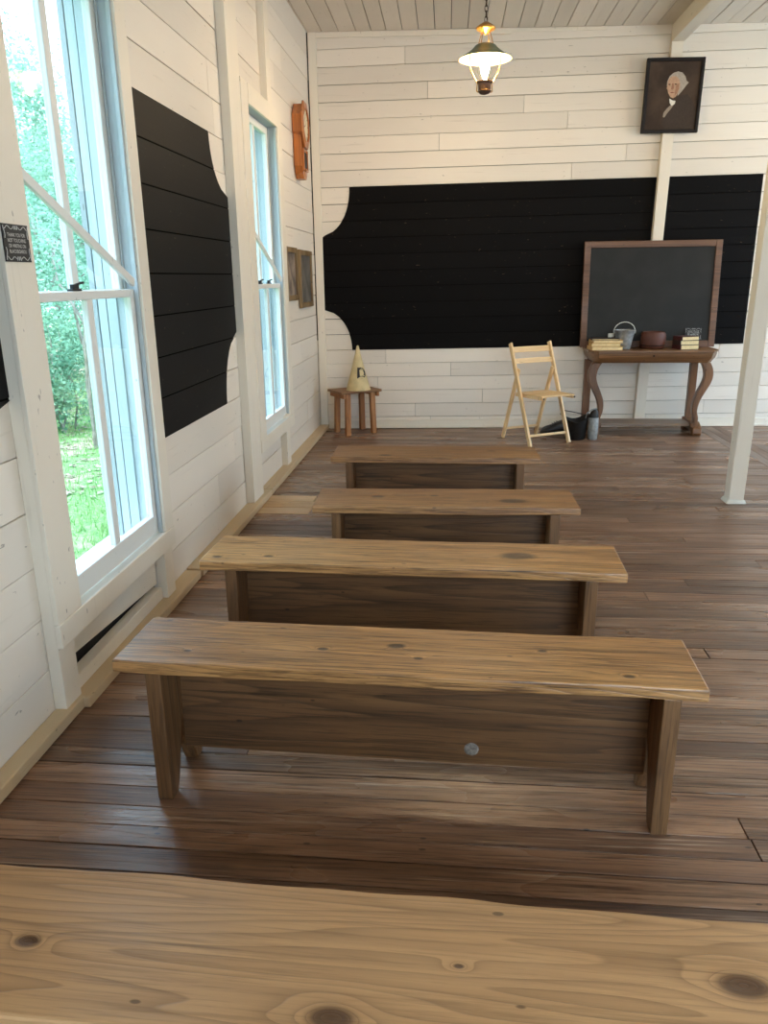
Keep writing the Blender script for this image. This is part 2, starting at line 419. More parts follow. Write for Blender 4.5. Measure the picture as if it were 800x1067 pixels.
# right and front walls (beyond the frame): same boards, unseen openings made oversized to let in more daylight
RIGHT_OPENINGS = [(4.5, 5.3, 0.1, 3.2), (5.6, 7.75, 0.1, 3.4)]
rows = [(const(0.0+0.2*k), const(min(3.64, 0.2+0.2*k))) for k in range(19) if 0.2*k < 3.63]
mb = board_wall(rows, Y_FRONT, 8.2, RIGHT_OPENINGS, lambda u, o, z: RWf(o, u, z), 0.02)
backing(mb, Y_FRONT, 8.2, 0, 3.64, RIGHT_OPENINGS, lambda u, o, z: RWf(o, u, z), -0.16, -0.021, 1)
struct(mb.build('wall_right', [M['wall_y'], M['gap']]))
FRONT_OPENING = [(0.3, 5.0, 0.0, 3.4)]
FWf = lambda u, o, z: (u, Y_FRONT+o, z)
mb = board_wall(rows, -1.5, X_RIGHT, FRONT_OPENING, FWf, 0.02)
backing(mb, -1.5, X_RIGHT, 0, 3.64, FRONT_OPENING, FWf, -0.16, -0.021, 1)
struct(mb.build('wall_front', [M['wall_x'], M['gap']]))

# floor: planks across the room
mb = MB()
ca, sa = math.cos(R(-1.0)), math.sin(R(-1.0))
def FLR(x, y, z): return (x*ca-y*sa, x*sa+y*ca, z)
y = Y_FRONT-0.1
PATCH = (-1.36, -0.99, 4.85, 5.30)
while y < 8.2:
    wd = rng.uniform(0.082, 0.112); x = -1.6+rng.uniform(-1.5, 0)
    while x < X_RIGHT+0.1:
        ln = rng.uniform(2.2, 4.6); a = max(x, -1.6); b = min(x+ln, X_RIGHT+0.1)
        if b > a:
            dz = rng.uniform(-0.0022, 0.0)
            segs = [(a, b)]
            if y+wd/2 > PATCH[2] and y+wd/2 < PATCH[3]:
                segs = [(p, q) for (p, q) in ((a, min(b, PATCH[0])), (max(a, PATCH[1]), b)) if q > p]
            rr = rng.random()
            for p, q in segs: mb.box(p+0.0015, q-0.0015, y+0.002, y+wd-0.002, -0.03, dz, FLR, 0, rr)
        x += ln
    y += wd
for k in range(3):
    mb.box(PATCH[0], PATCH[1]-0.02*(k == 2), PATCH[2]+0.15*k-0.03+0.003, PATCH[2]+0.15*(k+1)-0.033, -0.03, 0.001, FLR, 1)
mb.box(-1.6, X_RIGHT+0.2, Y_FRONT-0.2, 8.25, -0.12, -0.031, None, 2)
# boards laid the other way beside the table
for k in range(3): mb.box(2.53+0.09*k, 2.617+0.09*k, 6.98, 8.02, -0.02, 0.0015, None, 3)
for k in range(4): mb.box(2.60+0.1*k, 2.697+0.1*k, 5.6, 7.16, -0.02, 0.0012, None, 3)
floor_y = wood('floor_planks_lengthways', rgb(62, 43, 32), rgb(112, 82, 62), rgb(140, 108, 84), 'Y', rings=9, ringw=0.5, plank=True, rough=(0.3, 0.48), fibre=0.5, bump=0.5)
struct(mb.build('floor', [M['floor'], M['patch'], M['gap'], floor_y], bevel=0.0012, seg=1))

# ceiling
mb = MB(); x = -1.6
while x < X_RIGHT+0.1:
    wd = rng.uniform(0.135, 0.165)
    dz = rng.uniform(0, 0.004)
    mb.box(x+0.003, x+wd-0.003, Y_FRONT-0.1, 8.3, H_CEIL+dz, H_CEIL+0.025, None, 0)
    x += wd
mb.box(-1.6, X_RIGHT+0.2, Y_FRONT-0.2, 8.3, H_CEIL+0.026, H_CEIL+0.12, None, 1)
struct(mb.build('ceiling', [M['ceil'], M['gap']], bevel=0.0015, seg=1))

# baseboards: a flat sill ledge in pieces along the left wall, a small board along the back
ti = [0]
def trim(mb, mat, name=None, bevel=0.003):
    ti[0] += 1
    return struct(mb.build(name or 'trim_%d' % ti[0], mat, bevel=bevel))
mb = MB()
for (a, b, o, h) in ((Y_FRONT, 2.415, 0.062, 0.047), (2.40, 3.69, 0.084, 0.043), (3.70, 5.30, 0.09, 0.046), (5.31, 7.90, 0.09, 0.044)):
    mb.box(0.0, o, a+0.003, b-0.003, 0.002, h, lambda x_, y_, z_: LW(x_, y_, z_))
trim(mb, M['ledge'], 'baseboard_left', 0.005)
mb = MB(); mb.box(-1.20, X_RIGHT, 0.0, 0.022, 0.002, 0.085, lambda a, b, c: BW(a, b, c)); mb.box(-1.20, X_RIGHT, 0.022, 0.034, 0.002, 0.022, lambda a, b, c: BW(a, b, c))
trim(mb, M['trim_y'], 'baseboard_back', 0.004)

# corner board, ceiling strip, studs, beam, wall post
mb = MB(); mb.box(-1.29, -1.215, 0.0, 0.03, 0.04, H_CEIL, lambda a, b, c: BW(a, b, c)); trim(mb, M['trim'])
mb = MB(); mb.box(-1.312, -1.2905, 0.0, 0.02, 0.9, H_CEIL-0.002, lambda a, b, c: BW(a, b, c)); trim(mb, M['gap'], None, 0)  # dark strip stands in for the shadow in the corner crack
mb = MB(); mb.box(-1.22, 0.55, 0.0, 0.02, H_CEIL-0.045, H_CEIL, lambda a, b, c: BW(a, b, c)); mb.box(0.55, 1.40, 0.0, 0.012, H_CEIL-0.03, H_CEIL, lambda a, b, c: BW(a, b, c)); trim(mb, M['trim_y'])
mb = MB(); mb.box(0, 0.045, 2.314, 2.425, 0.046, H_CEIL, lambda a, b, c: LW(a, b, c)); trim(mb, M['trim'])
mb = MB(); mb.box(0, 0.045, 3.318, 3.425, 0.043, 0.40, lambda a, b, c: LW(a, b, c)); trim(mb, M['trim'])
mb = MB(); mb.box(0, 0.056, 4.93, 5.185, 0.046, H_CEIL, lambda a, b, c: LW(a, b, c)); trim(mb, M['trim'])
mb = MB(); mb.box(0, 0.05, 6.04, 6.17, 0.044, 0.45, lambda a, b, c: LW(a, b, c)); trim(mb, M['trim'])
mb = MB(); mb.box(0, 0.05, 5.95, 6.08, 2.69, H_CEIL, lambda a, b, c: LW(a, b, c)); trim(mb, M['trim'])
mb = MB(); mb.box(1.975, 2.085, Y_FRONT, 8.03, 3.49, H_CEIL, None); trim(mb, M['trim_y'], None, 0.004)
mb = MB()
mb.hexa([(1.915, 7.972, 0.09), (2.015, 7.972, 0.09), (2.015, 8.04, 0.09), (1.915, 8.04, 0.09), (1.972, 7.972, 3.485), (2.074, 7.972, 3.485), (2.074, 8.04, 3.485), (1.972, 8.04, 3.485)])
trim(mb, M['trim'], None, 0.003)
# recessed skirting under window 1 with its dark gap
mb = MB()
mb.hexa([LW(-0.02, 2.43, 0.175), LW(-0.02, 3.31, 0.118), LW(0.0, 3.31, 0.118), LW(0.0, 2.43, 0.175), LW(-0.02, 2.43, 0.30), LW(-0.02, 3.31, 0.30), LW(0.0, 3.31, 0.30), LW(0.0, 2.43, 0.30)])
mb.box(-0.03, 0.02, 2.43, 3.315, 0.043, 0.10, lambda a, b, c: LW(a, b, c))
trim(mb, M['trim_y'], None, 0.003)

# ------------------------------------------------------------------ windows
def window(idx, W, cl, cr, head, apron):
    u0, u1, z0, z1 = W
    L = lambda a, b, c: LW(a, b, c)
    root = bpy.data.objects.new('window_%d' % idx, None); C.objects.link(root); struct(root)
    # casing
    mb = MB()
    mb.box(0.045, 0.062, u0-cl, u0, z0-0.001, z1+head, L); mb.box(0.045, 0.0615, u1, u1+cr, z0-0.001, z1+head, L)
    mb.box(0.0455, 0.065, u0-cl-0.001, u1+cr+0.001, apron, z0-0.002, L)
    mb.box(0.0455, 0.065, u0+0.0005, u1-0.0005, z1, z1+head-0.001, L)
    mb.box(0.0, 0.0455, u0-0.06, u0-0.001, z0-0.02, z1+0.1, L); mb.box(0.0, 0.0455, u1+0.001, u1+0.06, z0-0.02, z1+0.1, L)
    mb.build('casing', M['trim'], root, 0.003)
    # jambs and sill
    mb = MB()
    for (a, b) in ((u0-0.03, u0), (u1, u1+0.03)): mb.box(-0.14, 0.05, a, b, z0-0.03, z1+0.03, L)
    mb.box(-0.14, 0.05, u0, u1, z1, z1+0.03, L)
    for (a, b) in ((u0, u0+0.014), (u1-0.014, u1)):
        mb.box(0.032, 0.05, a, b, z0, z1, L); mb.box(-0.012, -0.004, a, b, z0, z1, L)
        a2, b2 = (u0, u0+0.010) if a == u0 else (u1-0.010, u1)
        mb.box(-0.095, -0.052, a2, b2, z0, z1, L); mb.box(-0.132, -0.098, a2, b2, z0, z1, L)
    mb.build('jamb', M['jamb'], root, 0.002)
    mb = MB()
    for a, b in ((u0-0.06, u0+0.006), (u1-0.006, u1+0.06)): mb.box(-0.165, -0.1405, a, b, z0-0.03, z1+0.03, L)
    mb.build('outer_stop', M['shutter'], root, 0.002)
    mb = MB(); mb.hexa([LW(-0.22, u0-0.02, z0-0.05), LW(-0.22, u1+0.02, z0-0.05), LW(0.06, u1, z0-0.03), LW(0.06, u0, z0-0.03),
                        LW(-0.22, u0-0.02, z0-0.025), LW(-0.22, u1+0.02, z0-0.025), LW(0.06, u1, z0), LW(0.06, u0, z0)])
    mb.build('sill', M['sash'], root, 0.002)
    zm = 1.465
    # lower sash and upper sash, two panes each
    for nm, o0, o1, a, b, rb, rtp in (('lower_sash', -0.002, 0.030, z0+0.005, zm, 0.085, 0.032), ('upper_sash', -0.047, -0.014, zm-0.03, z1-0.002, 0.032, 0.05)):
        mb = MB(); st = 0.05; um = (u0+u1)/2
        mb.box(o0, o1, u0+0.003, u0+st, a, b, L); mb.box(o0, o1, u1-st, u1-0.003, a, b, L)
        mb.box(o0, o1, u0+st, u1-st, a, a+rb, L); mb.box(o0, o1, u0+st, u1-st, b-rtp, b, L)
        mb.box(o0+0.004, o1-0.003, um-0.024, um+0.024, a+rb, b-rtp, L)
        sh = mb.build(nm, M['sash'], root, 0.004)
        for pa, pb in ((u0+st, um-0.024), (um+0.024, u1-st)):
            mb = MB(); oc = (o0+o1)/2
            mb.box(oc-0.0015, oc+0.0015, pa-0.004, pb+0.004, a+rb-0.004, b-rtp+0.004, L); mb.build('glass_pane', M['glass'], sh)
    # sash lock(s)
    for ul in ((0.24,) if idx == 1 else (0.12, 0.45)):
        uc = u0+(u1-u0)*(ul+0.16)
        mb = MB(); mb.box(0.002, 0.026, uc-0.035, uc+0.035, zm-0.002, zm+0.008, L); mb.box(0.006, 0.022, uc-0.018, uc+0.024, zm+0.008, zm+0.024, L)
        mb.tube([LW(0.014, uc, zm+0.02), LW(0.024, uc+0.03, zm+0.028), LW(0.03, uc+0.045, zm+0.03)], 0.005, 6)
        lk = mb.build('sash_lock', M['iron'], root, 0.002); lk['label'] = 'black metal sash lock'
    return root
window(1, W1, 0.17, 0.105, 0.12, 0.285)
window(2, W2, 0.165, 0.14, 0.12, 0.335)

def brace(name, p, q, label):
    mb = MB(); mb.bar(p, q, 0.034, 0.016, (0.0, 0.35, 1.0)); o = mb.build(name, M['sash'], None, 0.003)
    return tag(o, label, 'window brace', 'window braces')
brace('window_brace', LW(0.043, 2.495, 1.825), LW(0.043, 3.285, 1.490), 'white wooden stick slanted across the nearer window above its middle rail')
brace('window_brace', LW(0.043, 5.36, 1.80), LW(0.043, 6.125, 1.490), 'thin wooden stick slanted across the farther window beside the clock wall')

# ------------------------------------------------------------------ painted blackboards
def arc(cx_, cy_, r1, r2, a0, a1, n=10):
    return [(cx_+r1*math.cos(R(a0+(a1-a0)*k/n)), cy_+r2*math.sin(R(a0+(a1-a0)*k/n))) for k in range(n+1)]
def painted_board(name, rows, prof, fmap, mat, label, frame):
    """rows (z0,z1) of planks; prof(z)->(u0,u1) outline; every plank a strip of its own, thin coat over the boards"""
    mb = MB()
    for a, b in rows:
        n = max(1, int((b(0)-a(0))/0.03)); rr = rng.random()
        for k in range(n):
            t0, t1 = k/n, (k+1)/n
            zz0 = lambda u, t=t0: a(u)+(b(u)-a(u))*t; zz1 = lambda u, t=t1: a(u)+(b(u)-a(u))*t
            p0 = prof(a(0)+(b(0)-a(0))*t0); p1 = prof(a(0)+(b(0)-a(0))*t1)
            mb.hexa([fmap(p0[0], 0.0030, zz0(p0[0])), fmap(p0[1], 0.0030, zz0(p0[1])), fmap(p0[1], 0.0048, zz0(p0[1])), fmap(p0[0], 0.0048, zz0(p0[0])),
                     fmap(p1[0], 0.0030, zz1(p1[0])), fmap(p1[1], 0.0030, zz1(p1[1])), fmap(p1[1], 0.0048, zz1(p1[1])), fmap(p1[0], 0.0048, zz1(p1[0]))], 1, 0.2)
            z0 = lambda u, t=t0: a(u)+(b(u)-a(u))*t+(0.0035 if t == 0 else 0)
            z1 = lambda u, t=t1: a(u)+(b(u)-a(u))*t-(0.0035 if t == 1 else 0)
            p0 = prof(a(0)+(b(0)-a(0))*t0); p1 = prof(a(0)+(b(0)-a(0))*t1)
            mb.hexa([fmap(p0[0], 0.0046, z0(p0[0])), fmap(p0[1], 0.0046, z0(p0[1])), fmap(p0[1], 0.0075, z0(p0[1])), fmap(p0[0], 0.0075, z0(p0[0])),
                     fmap(p1[0], 0.0046, z1(p1[0])), fmap(p1[1], 0.0046, z1(p1[1])), fmap(p1[1], 0.0075, z1(p1[1])), fmap(p1[0], 0.0075, z1(p1[0]))], 0, rr)
    return tag(local_frame(mb.build(name, [mat, M['groove']]), frame), label, 'blackboard')
# back wall: concave left corners
zb0, zb1 = 0.80, 2.33
def prof_back(z):
    if z > 1.91: return (-0.945-0.28*(1-math.sqrt(max(0, 1-((2.33-z)/0.42-1+0.0)**2)) if False else 0)-0.28*(1-math.cos(math.asin(min(1, max(0, (2.33-z)/0.42))))), 2.94)
    if z < 1.20: return (-0.95-0.275*(1-math.cos(math.asin(min(1, max(0, (z-0.80)/0.40))))), 2.94)
    return (-1.225, 2.94)
brow = [(zline(0.80+0.153*k), zline(0.80+0.153*(k+1))) for k in range(10)]
painted_board('painted_blackboard', brow, prof_back, BW, M['black'], 'long black painted board across the end wall behind the teacher table', FRAME_B)
def prof_left(z):
    hi, lo, e0, e1 = 2.29, 0.77, 4.62, 4.925
    if z > 1.98: u = e0+(e1-e0)*(1-math.cos(math.asin(min(1, (hi-z)/0.31))))*1.0
    elif z < 1.16: u = e0+(e1-e0)*(1-math.cos(math.asin(min(1, (z-lo)/0.39))))
    else: u = e1
    return (3.435, u)
lrow = [(const(0.77+0.19*k), const(0.77+0.19*(k+1))) for k in range(8)]
painted_board('painted_blackboard', lrow, prof_left, LF, M['black_y'], 'black painted board on the side wall between the two windows', FRAME_L)
def prof_left0(z):
    if z < 1.14: return (0.6, 2.325-0.3*(1-math.cos(math.asin(min(1, max(0, (1.14-z)/0.37))))) if False else 2.03+0.295*(1-math.cos(math.asin(min(1, max(0, (z-0.77)/0.37))))))
    return (0.6, 2.325)
painted_board('painted_blackboard', lrow, prof_left0, LF, M['black_y'], 'black painted board at the left edge, before the nearer window', FRAME_L)

# ------------------------------------------------------------------ centre post
t = thing('support_post', 'white square wooden post standing on the floor to the right', 'post', (1.972, 5.25, 0))
mb = MB(); hw = 0.05
mb.hexa([(-hw, -hw, 0.0), (hw, -hw, 0), (hw, hw, 0), (-hw, hw, 0), (-hw+0.03, -hw, 3.49), (hw+0.03, -hw, 3.49), (hw+0.03, hw, 3.49), (-hw+0.03, hw, 3.49)])
mb.build('shaft', M['trim'], t, 0.006)
mb = MB()
for k in range(4):
    a = k*PI/2
    def rot(x_, y_, z_): return (x_*math.cos(a)-y_*math.sin(a), x_*math.sin(a)+y_*math.cos(a), z_)
    pts = [(-0.062, -0.066, 0.001), (0.062, -0.066, 0.001), (0.05, -0.0505, 0.001), (-0.05, -0.0505, 0.001), (-0.054, -0.058, 0.022), (0.054, -0.058, 0.022), (0.05, -0.0505, 0.03), (-0.05, -0.0505, 0.03)]
    mb.hexa([rot(*q) for q in pts])
fl_ = mb.build('base_collar', M['cup'], t, 0.002)

# ------------------------------------------------------------------ benches
def make_bench(label, fl, fr, z, depth, th, leg_in, knots, cols, apcols, seat_rough=(0.30, 0.5), ap_low=0.10, hole=None, grain=(22, 0.6, 0.75, 11.0, 0.9)):
    """fl, fr: front left / right corners of the seat"""
    fl = Vector(fl+(0,)); fr = Vector(fr+(0,)); L_ = (fr-fl).length; c = (fl+fr)/2
    rz = math.atan2(fr.y-fl.y, fr.x-fl.x)
    t = thing('bench', label, 'bench', (c.x, c.y, 0), rz, 'schoolroom benches')
    sm = wood('bench_seat_wood', *cols, 'X', rings=grain[0], ringw=grain[1], knots=knots, rough=seat_rough, bump=0.45, fibre=grain[2], cath=grain[3], crack=grain[4], spec=0.6)
    am = wood('bench_apron_wood', *apcols, 'X', rings=12, ringw=0.6, rough=(0.4, 0.6), bump=0.35, fibre=0.5, knots=[(hole[0], 0.0, 0.03)] if hole else ())
    lm = wood('bench_leg_wood', *apcols, 'Z', rings=10, ringw=0.5, rough=(0.4, 0.6), bump=0.35, fibre=0.5)
    n = 40; mb = MB(); bm = mb.bm; sd = rng.uniform(0, 50)
    def wob(x, k, a): return a*(noise.noise(Vector((x*2.3+sd, k*7.1, 0)))+0.5*noise.noise(Vector((x*9+sd, k*3.7, 2))))
    rows = []
    for i in range(n+1):
        x = -L_/2+L_*i/n
        yf = wob(x, 1, 0.006); ybk = depth+wob(x, 2, 0.008); zt = z+wob(x, 3, 0.0015)
        rows.append([bm.verts.new(p) for p in ((x, yf, z-th+wob(x, 4, 0.004)), (x, yf+0.002, zt), (x, ybk, zt), (x, ybk, z-th))])
    for A, B in zip(rows, rows[1:]):
        for k in range(4): mb.face([A[k], A[(k+1) % 4], B[(k+1) % 4], B[k]])
    mb.face(rows[0]); mb.face(rows[-1][::-1])
    mb.build('seat', sm, t, 0.005)
    zu = z-th-0.004
    prof = [(0.018, 0), (0.068, 0), (0.10, 0.07), (0.135, 0.20), (0.155, 0.225), (0.175, 0.20), (0.205, 0.07), (0.235, 0), (depth-0.02, 0), (depth-0.02, zu), (0.018, zu)]
    for s_ in (-1, 1):
        xo = s_*(L_/2-leg_in[0 if s_ < 0 else 1]); xi = xo-s_*0.047
        mb = MB(); mb.prism(prof, lambda y_, z_: (xo, y_, z_), lambda y_, z_: (xi, y_, z_)); mb.build('leg', lm, t, 0.004)
    xa = -(L_/2-leg_in[0])+0.049; xb = (L_/2-leg_in[1])-0.049
    mb = MB(); m_ = 24; rows = []
    for i in range(m_+1):
        x = xa+(xb-xa)*i/m_
        rows.append([mb.bm.verts.new(p) for p in ((x, 0.145, ap_low+wob(x, 6, 0.003)), (x, 0.145, zu), (x, 0.172, zu), (x, 0.172, ap_low+wob(x, 6, 0.003)))])
    for A, B in zip(rows, rows[1:]):
        for k in range(4): mb.face([A[k], A[(k+1) % 4], B[(k+1) % 4], B[k]])
    mb.face(rows[0]); mb.face(rows[-1][::-1])
    ap = mb.build('apron', am, t)
    if hole:
        mb = MB(); mb.lathe([(0.0, 0.0), (0.018, 0.0015), (0.022, 0.0), (0.024, -0.004)], 14, mat=0)
        k = mb.build('plugged_knot', M['knot'], ap); k.location = (hole[0], 0.1448, hole[1]); k.rotation_euler = (R(90), 0, 0)
        k['label'] = 'pale grey plugged knot'
    return t
AP = (rgb(36, 23, 13), rgb(108, 74, 44), rgb(136, 97, 60))
GOLD = (rgb(62, 37, 18), rgb(174, 122, 70), rgb(210, 158, 98))
make_bench('wooden plank bench closest in front of the camera, cut off by the bottom edge', (-0.97, 0.845), (0.80, 0.78), 0.455, 0.295, 0.036, (0.09, 0.09),
           [(0.545, 0.165, 0.030), (-0.075, 0.045, 0.026), (-0.60, 0.13, 0.016), (0.11, 0.155, 0.006)], (rgb(100, 68, 40), rgb(186, 142, 96), rgb(207, 165, 118)), AP, (0.26, 0.42), grain=(24, 0.5, 0.3, 6.5, 0.3))
make_bench('long wooden plank bench in full view with a pale knot in its apron', (-0.938, 1.900), (0.690, 1.827), 0.47, 0.295, 0.037, (0.085, 0.062),
           [(-0.02, 0.17, 0.020), (0.62, 0.055, 0.012), (-0.23, 0.13, 0.012), (0.40, 0.18, 0.010), (-0.62, 0.08, 0.009), (0.05, 0.10, 0.010)], GOLD, AP, (0.28, 0.46), 0.105, (0.205, 0.155))
make_bench('long wooden bench second in the row, wavy grain on its dark apron', (-0.946, 2.724), (0.667, 2.668), 0.46, 0.315, 0.036, (0.095, 0.10),
           [(0.42, 0.16, 0.05), (-0.55, 0.08, 0.015), (-0.75, 0.06, 0.015)], GOLD, AP, (0.3, 0.5))
make_bench('shorter wooden bench third in the row, dark chewed front edge', (-0.633, 3.485), (0.633, 3.495), 0.46, 0.335, 0.036, (0.09, 0.09),
           [(0.33, 0.12, 0.05), (-0.33, 0.18, 0.025), (-0.05, 0.2, 0.015)], (rgb(70, 42, 22), rgb(154, 106, 62), rgb(188, 138, 86)), AP, (0.32, 0.5))
make_bench('shorter wooden bench farthest away, nearest the teacher table', (-0.697, 4.535), (0.563, 4.525), 0.46, 0.335, 0.036, (0.09, 0.09),
           [(-0.3, 0.06, 0.03), (0.35, 0.2, 0.02)], (rgb(70, 42, 22), rgb(154, 106, 62), rgb(188, 138, 86)), AP, (0.32, 0.5))

# ------------------------------------------------------------------ teacher table
TT = 0.818; TX0, TX1, TY0, TY1 = 1.345, 2.545, 7.47, 7.93
t = thing('console_table', 'carved brown wooden table with scrolled legs against the end wall', 'table', (1.945, 7.70, 0))
def T(x, y, z): return (x-1.945, y-7.70, z)
mb = MB(); c_ = 0.075
poly = [(TX0+c_, TY0), (TX1-c_, TY0), (TX1, TY0+c_*1.6), (TX1, TY1), (TX0, TY1), (TX0, TY0+c_*1.6)]
mb.prism(poly, lambda x, y: T(x, y, TT-0.022), lambda x, y: T(x, y, TT)); mb.build('tabletop', M['table'], t, 0.005)
# ogee apron following the canted top
mb = MB(); levels = [(0.010, TT-0.0225), (0.012, TT-0.045), (0.022, TT-0.075), (0.05, TT-0.105), (0.055, TT-0.118)]
cx_, cy_ = (TX0+TX1)/2, TY1
rings = []
for ins, z in levels:
    rings.append([mb.bm.verts.new(T(min(max(x, TX0+ins), TX1-ins) if abs(x-cx_) > 0.55 else x+(ins if x < cx_ else -ins)*0.6, max(y, TY0+ins) if y < TY1 else y-0.01, z)) for x, y in poly])
for A, B in zip(rings, rings[1:]):
    for k in range(6): mb.face([A[k], A[(k+1) % 6], B[(k+1) % 6], B[k]])
mb.face(rings[0]); mb.face(rings[-1][::-1])
ap = mb.build('apron_drawer', M['table'], t, 0.002, True)
mb = MB(); mb.lathe([(0, 0.004), (0.006, 0.003), (0.009, 0)], 12); kn = mb.build('keyhole', M['blackframe'], ap); kn.location = T(1.93, TY0+0.0115, TT-0.05); kn.rotation_euler = (R(90), 0, 0)
# scrolled front legs
zt = TT-0.118
path = [(0.0, 0.10), (0.006, 0.17), (-0.012, 0.24), (-0.005, 0.33), (0.03, 0.42), (0.068, 0.50), (0.085, 0.57), (0.075, 0.64), (0.045, zt)]
wid = [0.036, 0.042, 0.044, 0.058, 0.070, 0.076, 0.078, 0.082, 0.086]
for s_ in (-1, 1):
    xc = 2.385 if s_ > 0 else 1.475
    mb = MB(); rows = []
    P_ = [Vector((p[0], 0, p[1])) for p in path]
    # resample smoothly
    pts = []; ws = []
    for i in range(len(path)-1):
        for k in range(4):
            u = k/4; i0 = max(0, i-1); i3 = min(len(path)-1, i+2)
            def cr(a, b, c, d): return 0.5*((2*b)+(-a+c)*u+(2*a-5*b+4*c-d)*u*u+(-a+3*b-3*c+d)*u**3)
            pts.append((cr(path[i0][0], path[i][0], path[i+1][0], path[i3][0]), cr(path[i0][1], path[i][1], path[i+1][1], path[i3][1])))
            ws.append(wid[i]*(1-u)+wid[i+1]*u)
    pts.append(path[-1]); ws.append(wid[-1])
    for (px, pz), w_ in zip(pts, ws):
        x = xc+s_*px
        rows.append([mb.bm.verts.new(T(x+dx, 7.575+dy, pz)) for dx, dy in ((-w_/2, -0.036), (w_/2, -0.036), (w_/2, 0.036), (-w_/2, 0.036))])
    for A, B in zip(rows, rows[1:]):
        for k in range(4): mb.face([A[k], A[(k+1) % 4], B[(k+1) % 4], B[k]])
    mb.face(rows[0][::-1]); mb.face(rows[-1])
    lg = mb.build('scroll_leg', M['table_z'], t, 0.006, True)
    # back pillar
    mb = MB(); xp = 2.42 if s_ > 0 else 1.40
    mb.box(xp-0.035, xp+0.035, 7.84, 7.90, 0.10, zt, T); mb.build('rear_pillar', M['table_z'], t, 0.004)
    # sled foot with raised base block and scroll toe
    mb = MB(); xf = 2.41 if s_ > 0 else 1.445
    mb.prism([(7.535, 0.0), (7.60, 0.0), (7.63, 0.035), (7.82, 0.035), (7.85, 0.0), (7.92, 0.0), (7.92, 0.13), (7.80, 0.13), (7.62, 0.125), (7.57, 0.10), (7.53, 0.075), (7.525, 0.03)],
             lambda y, z: T(xf-0.042, y, z), lambda y, z: T(xf+0.042, y, z)); mb.build('foot', M['table_z'], t, 0.008)
    mb = MB(); mb.box(xc-0.032, xc+0.032, 7.545, 7.605, 0.085, 0.125, T); mb.build('ankle_block', M['table_z'], lg, 0.004)
mb = MB(); mb.box(1.43, 2.43, 7.60, 7.88, 0.085, 0.11, T); mb.build('lower_shelf', M['shelfwood'], t, 0.004)

# ------------------------------------------------------------------ lettering helper
def text_mesh(body, size, spacing=1.0, bold=0.0):
    cu = bpy.data.curves.new('txt', 'FONT'); cu.body = body; cu.size = size; cu.align_x = 'CENTER'; cu.align_y = 'CENTER'; cu.space_character = spacing
    cu.resolution_u = 3; cu.offset = bold
    ob = bpy.data.objects.new('txt', cu); C.objects.link(ob)
    dg = bpy.context.evaluated_depsgraph_get(); me = bpy.data.meshes.new_from_object(ob.evaluated_get(dg))
    C.objects.unlink(ob); bpy.data.objects.remove(ob); return me
def add_text(mb, body, size, fmap, mat=0, spacing=1.0, sx=1.0, bold=0.0):
    me = text_mesh(body, size, spacing, bold); vv = [mb.bm.verts.new(fmap(v.co.x*sx, v.co.y)) for v in me.vertices]
    for p in me.polygons: mb.face([vv[i] for i in p.vertices], mat)

def plaque(t, fmap, wd, hg, mats=('slate', 'chalk')):
    """small black notice with four white lines and scrolled border; fmap(x, y, out)"""
    mb = MB(); mb.box(-wd/2, wd/2, -hg/2, hg/2, 0.0, 0.004, lambda a, b, c: fmap(a, b, c))
    mb.build('plate', M['ink'], t)
    mb = MB(); ls = hg*0.145
    for k, (tx, sx) in enumerate((('THANK YOU FOR', 0.85), ('NOT TOUCHING', 0.9), ('OR WRITING ON', 0.85), ('BLACKBOARDS', 0.95))):
        add_text(mb, tx, ls*0.95, lambda a, b, y0=hg*(0.21-0.145*k): fmap(a, b+y0, 0.0046), sx=sx*wd/hg/1.36)
    r_ = hg*0.009
    for sy in (-1, 1):
        for sx in (-1, 1):
            pts = [(sx*wd*(0.10+0.33*u), sy*hg*(0.42-0.05*math.sin(u*PI*2.2)-0.03*u)) for u in [i/10 for i in range(11)]]
            mb.tube([fmap(a, b, 0.005) for a, b in pts], r_, 5)
            pts = [(sx*(wd*0.455-0.02*wd*math.sin(u*5)), sy*hg*(0.12+0.33*u)) for u in [i/8 for i in range(9)]]
            mb.tube([fmap(a, b, 0.005) for a, b in pts], r_, 5)
        for q in (-0.05, 0.0, 0.05): mb.tube([fmap(wd*q, sy*hg*0.36, 0.005), fmap(wd*q*1.4, sy*hg*0.46, 0.005)], r_*1.3, 5)
    mb.build('lettering', M['chalk'], t)
t = thing('notice_plaque', 'small black notice with white lettering on the nearer window casing', 'sign', LW(0.0622, 2.382, 1.612), 0, 'small notices')
plaque(t, lambda a, b, o: (o, a, b), 0.145, 0.108)

# ------------------------------------------------------------------ framed chalkboard leaning on the table
BX0, BX1, BZ0, BZ1 = 1.305, 2.585, TT+0.001, 1.805
by0, by1 = 7.862, 7.932
t = thing('framed_chalkboard', 'brown framed chalkboard leaning on the back of the table', 'chalkboard', (1.945, by0, BZ0))
def K(x, z, o): # o toward the room
    u = z/(BZ1-BZ0); return (x, (by1-by0)*u-o, z)
Hk = BZ1-BZ0; Wk = (BX1-BX0)/2; fwd = 0.06
mb = MB(); mb.box(-Wk+fwd-0.01, Wk-fwd+0.01, 0.01, Hk-fwd+0.01, -0.012, 0.006, lambda a, b, c: K(a, b+0.02, c)); mb.build('slate_panel', M['slate'], t)
mb = MB()
mb.box(-Wk, -Wk+fwd, 0.0, Hk, -0.014, 0.020, lambda a, b, c: K(a, b, c)); mb.box(Wk-fwd, Wk, 0.0, Hk, -0.014, 0.020, lambda a, b, c: K(a, b, c))
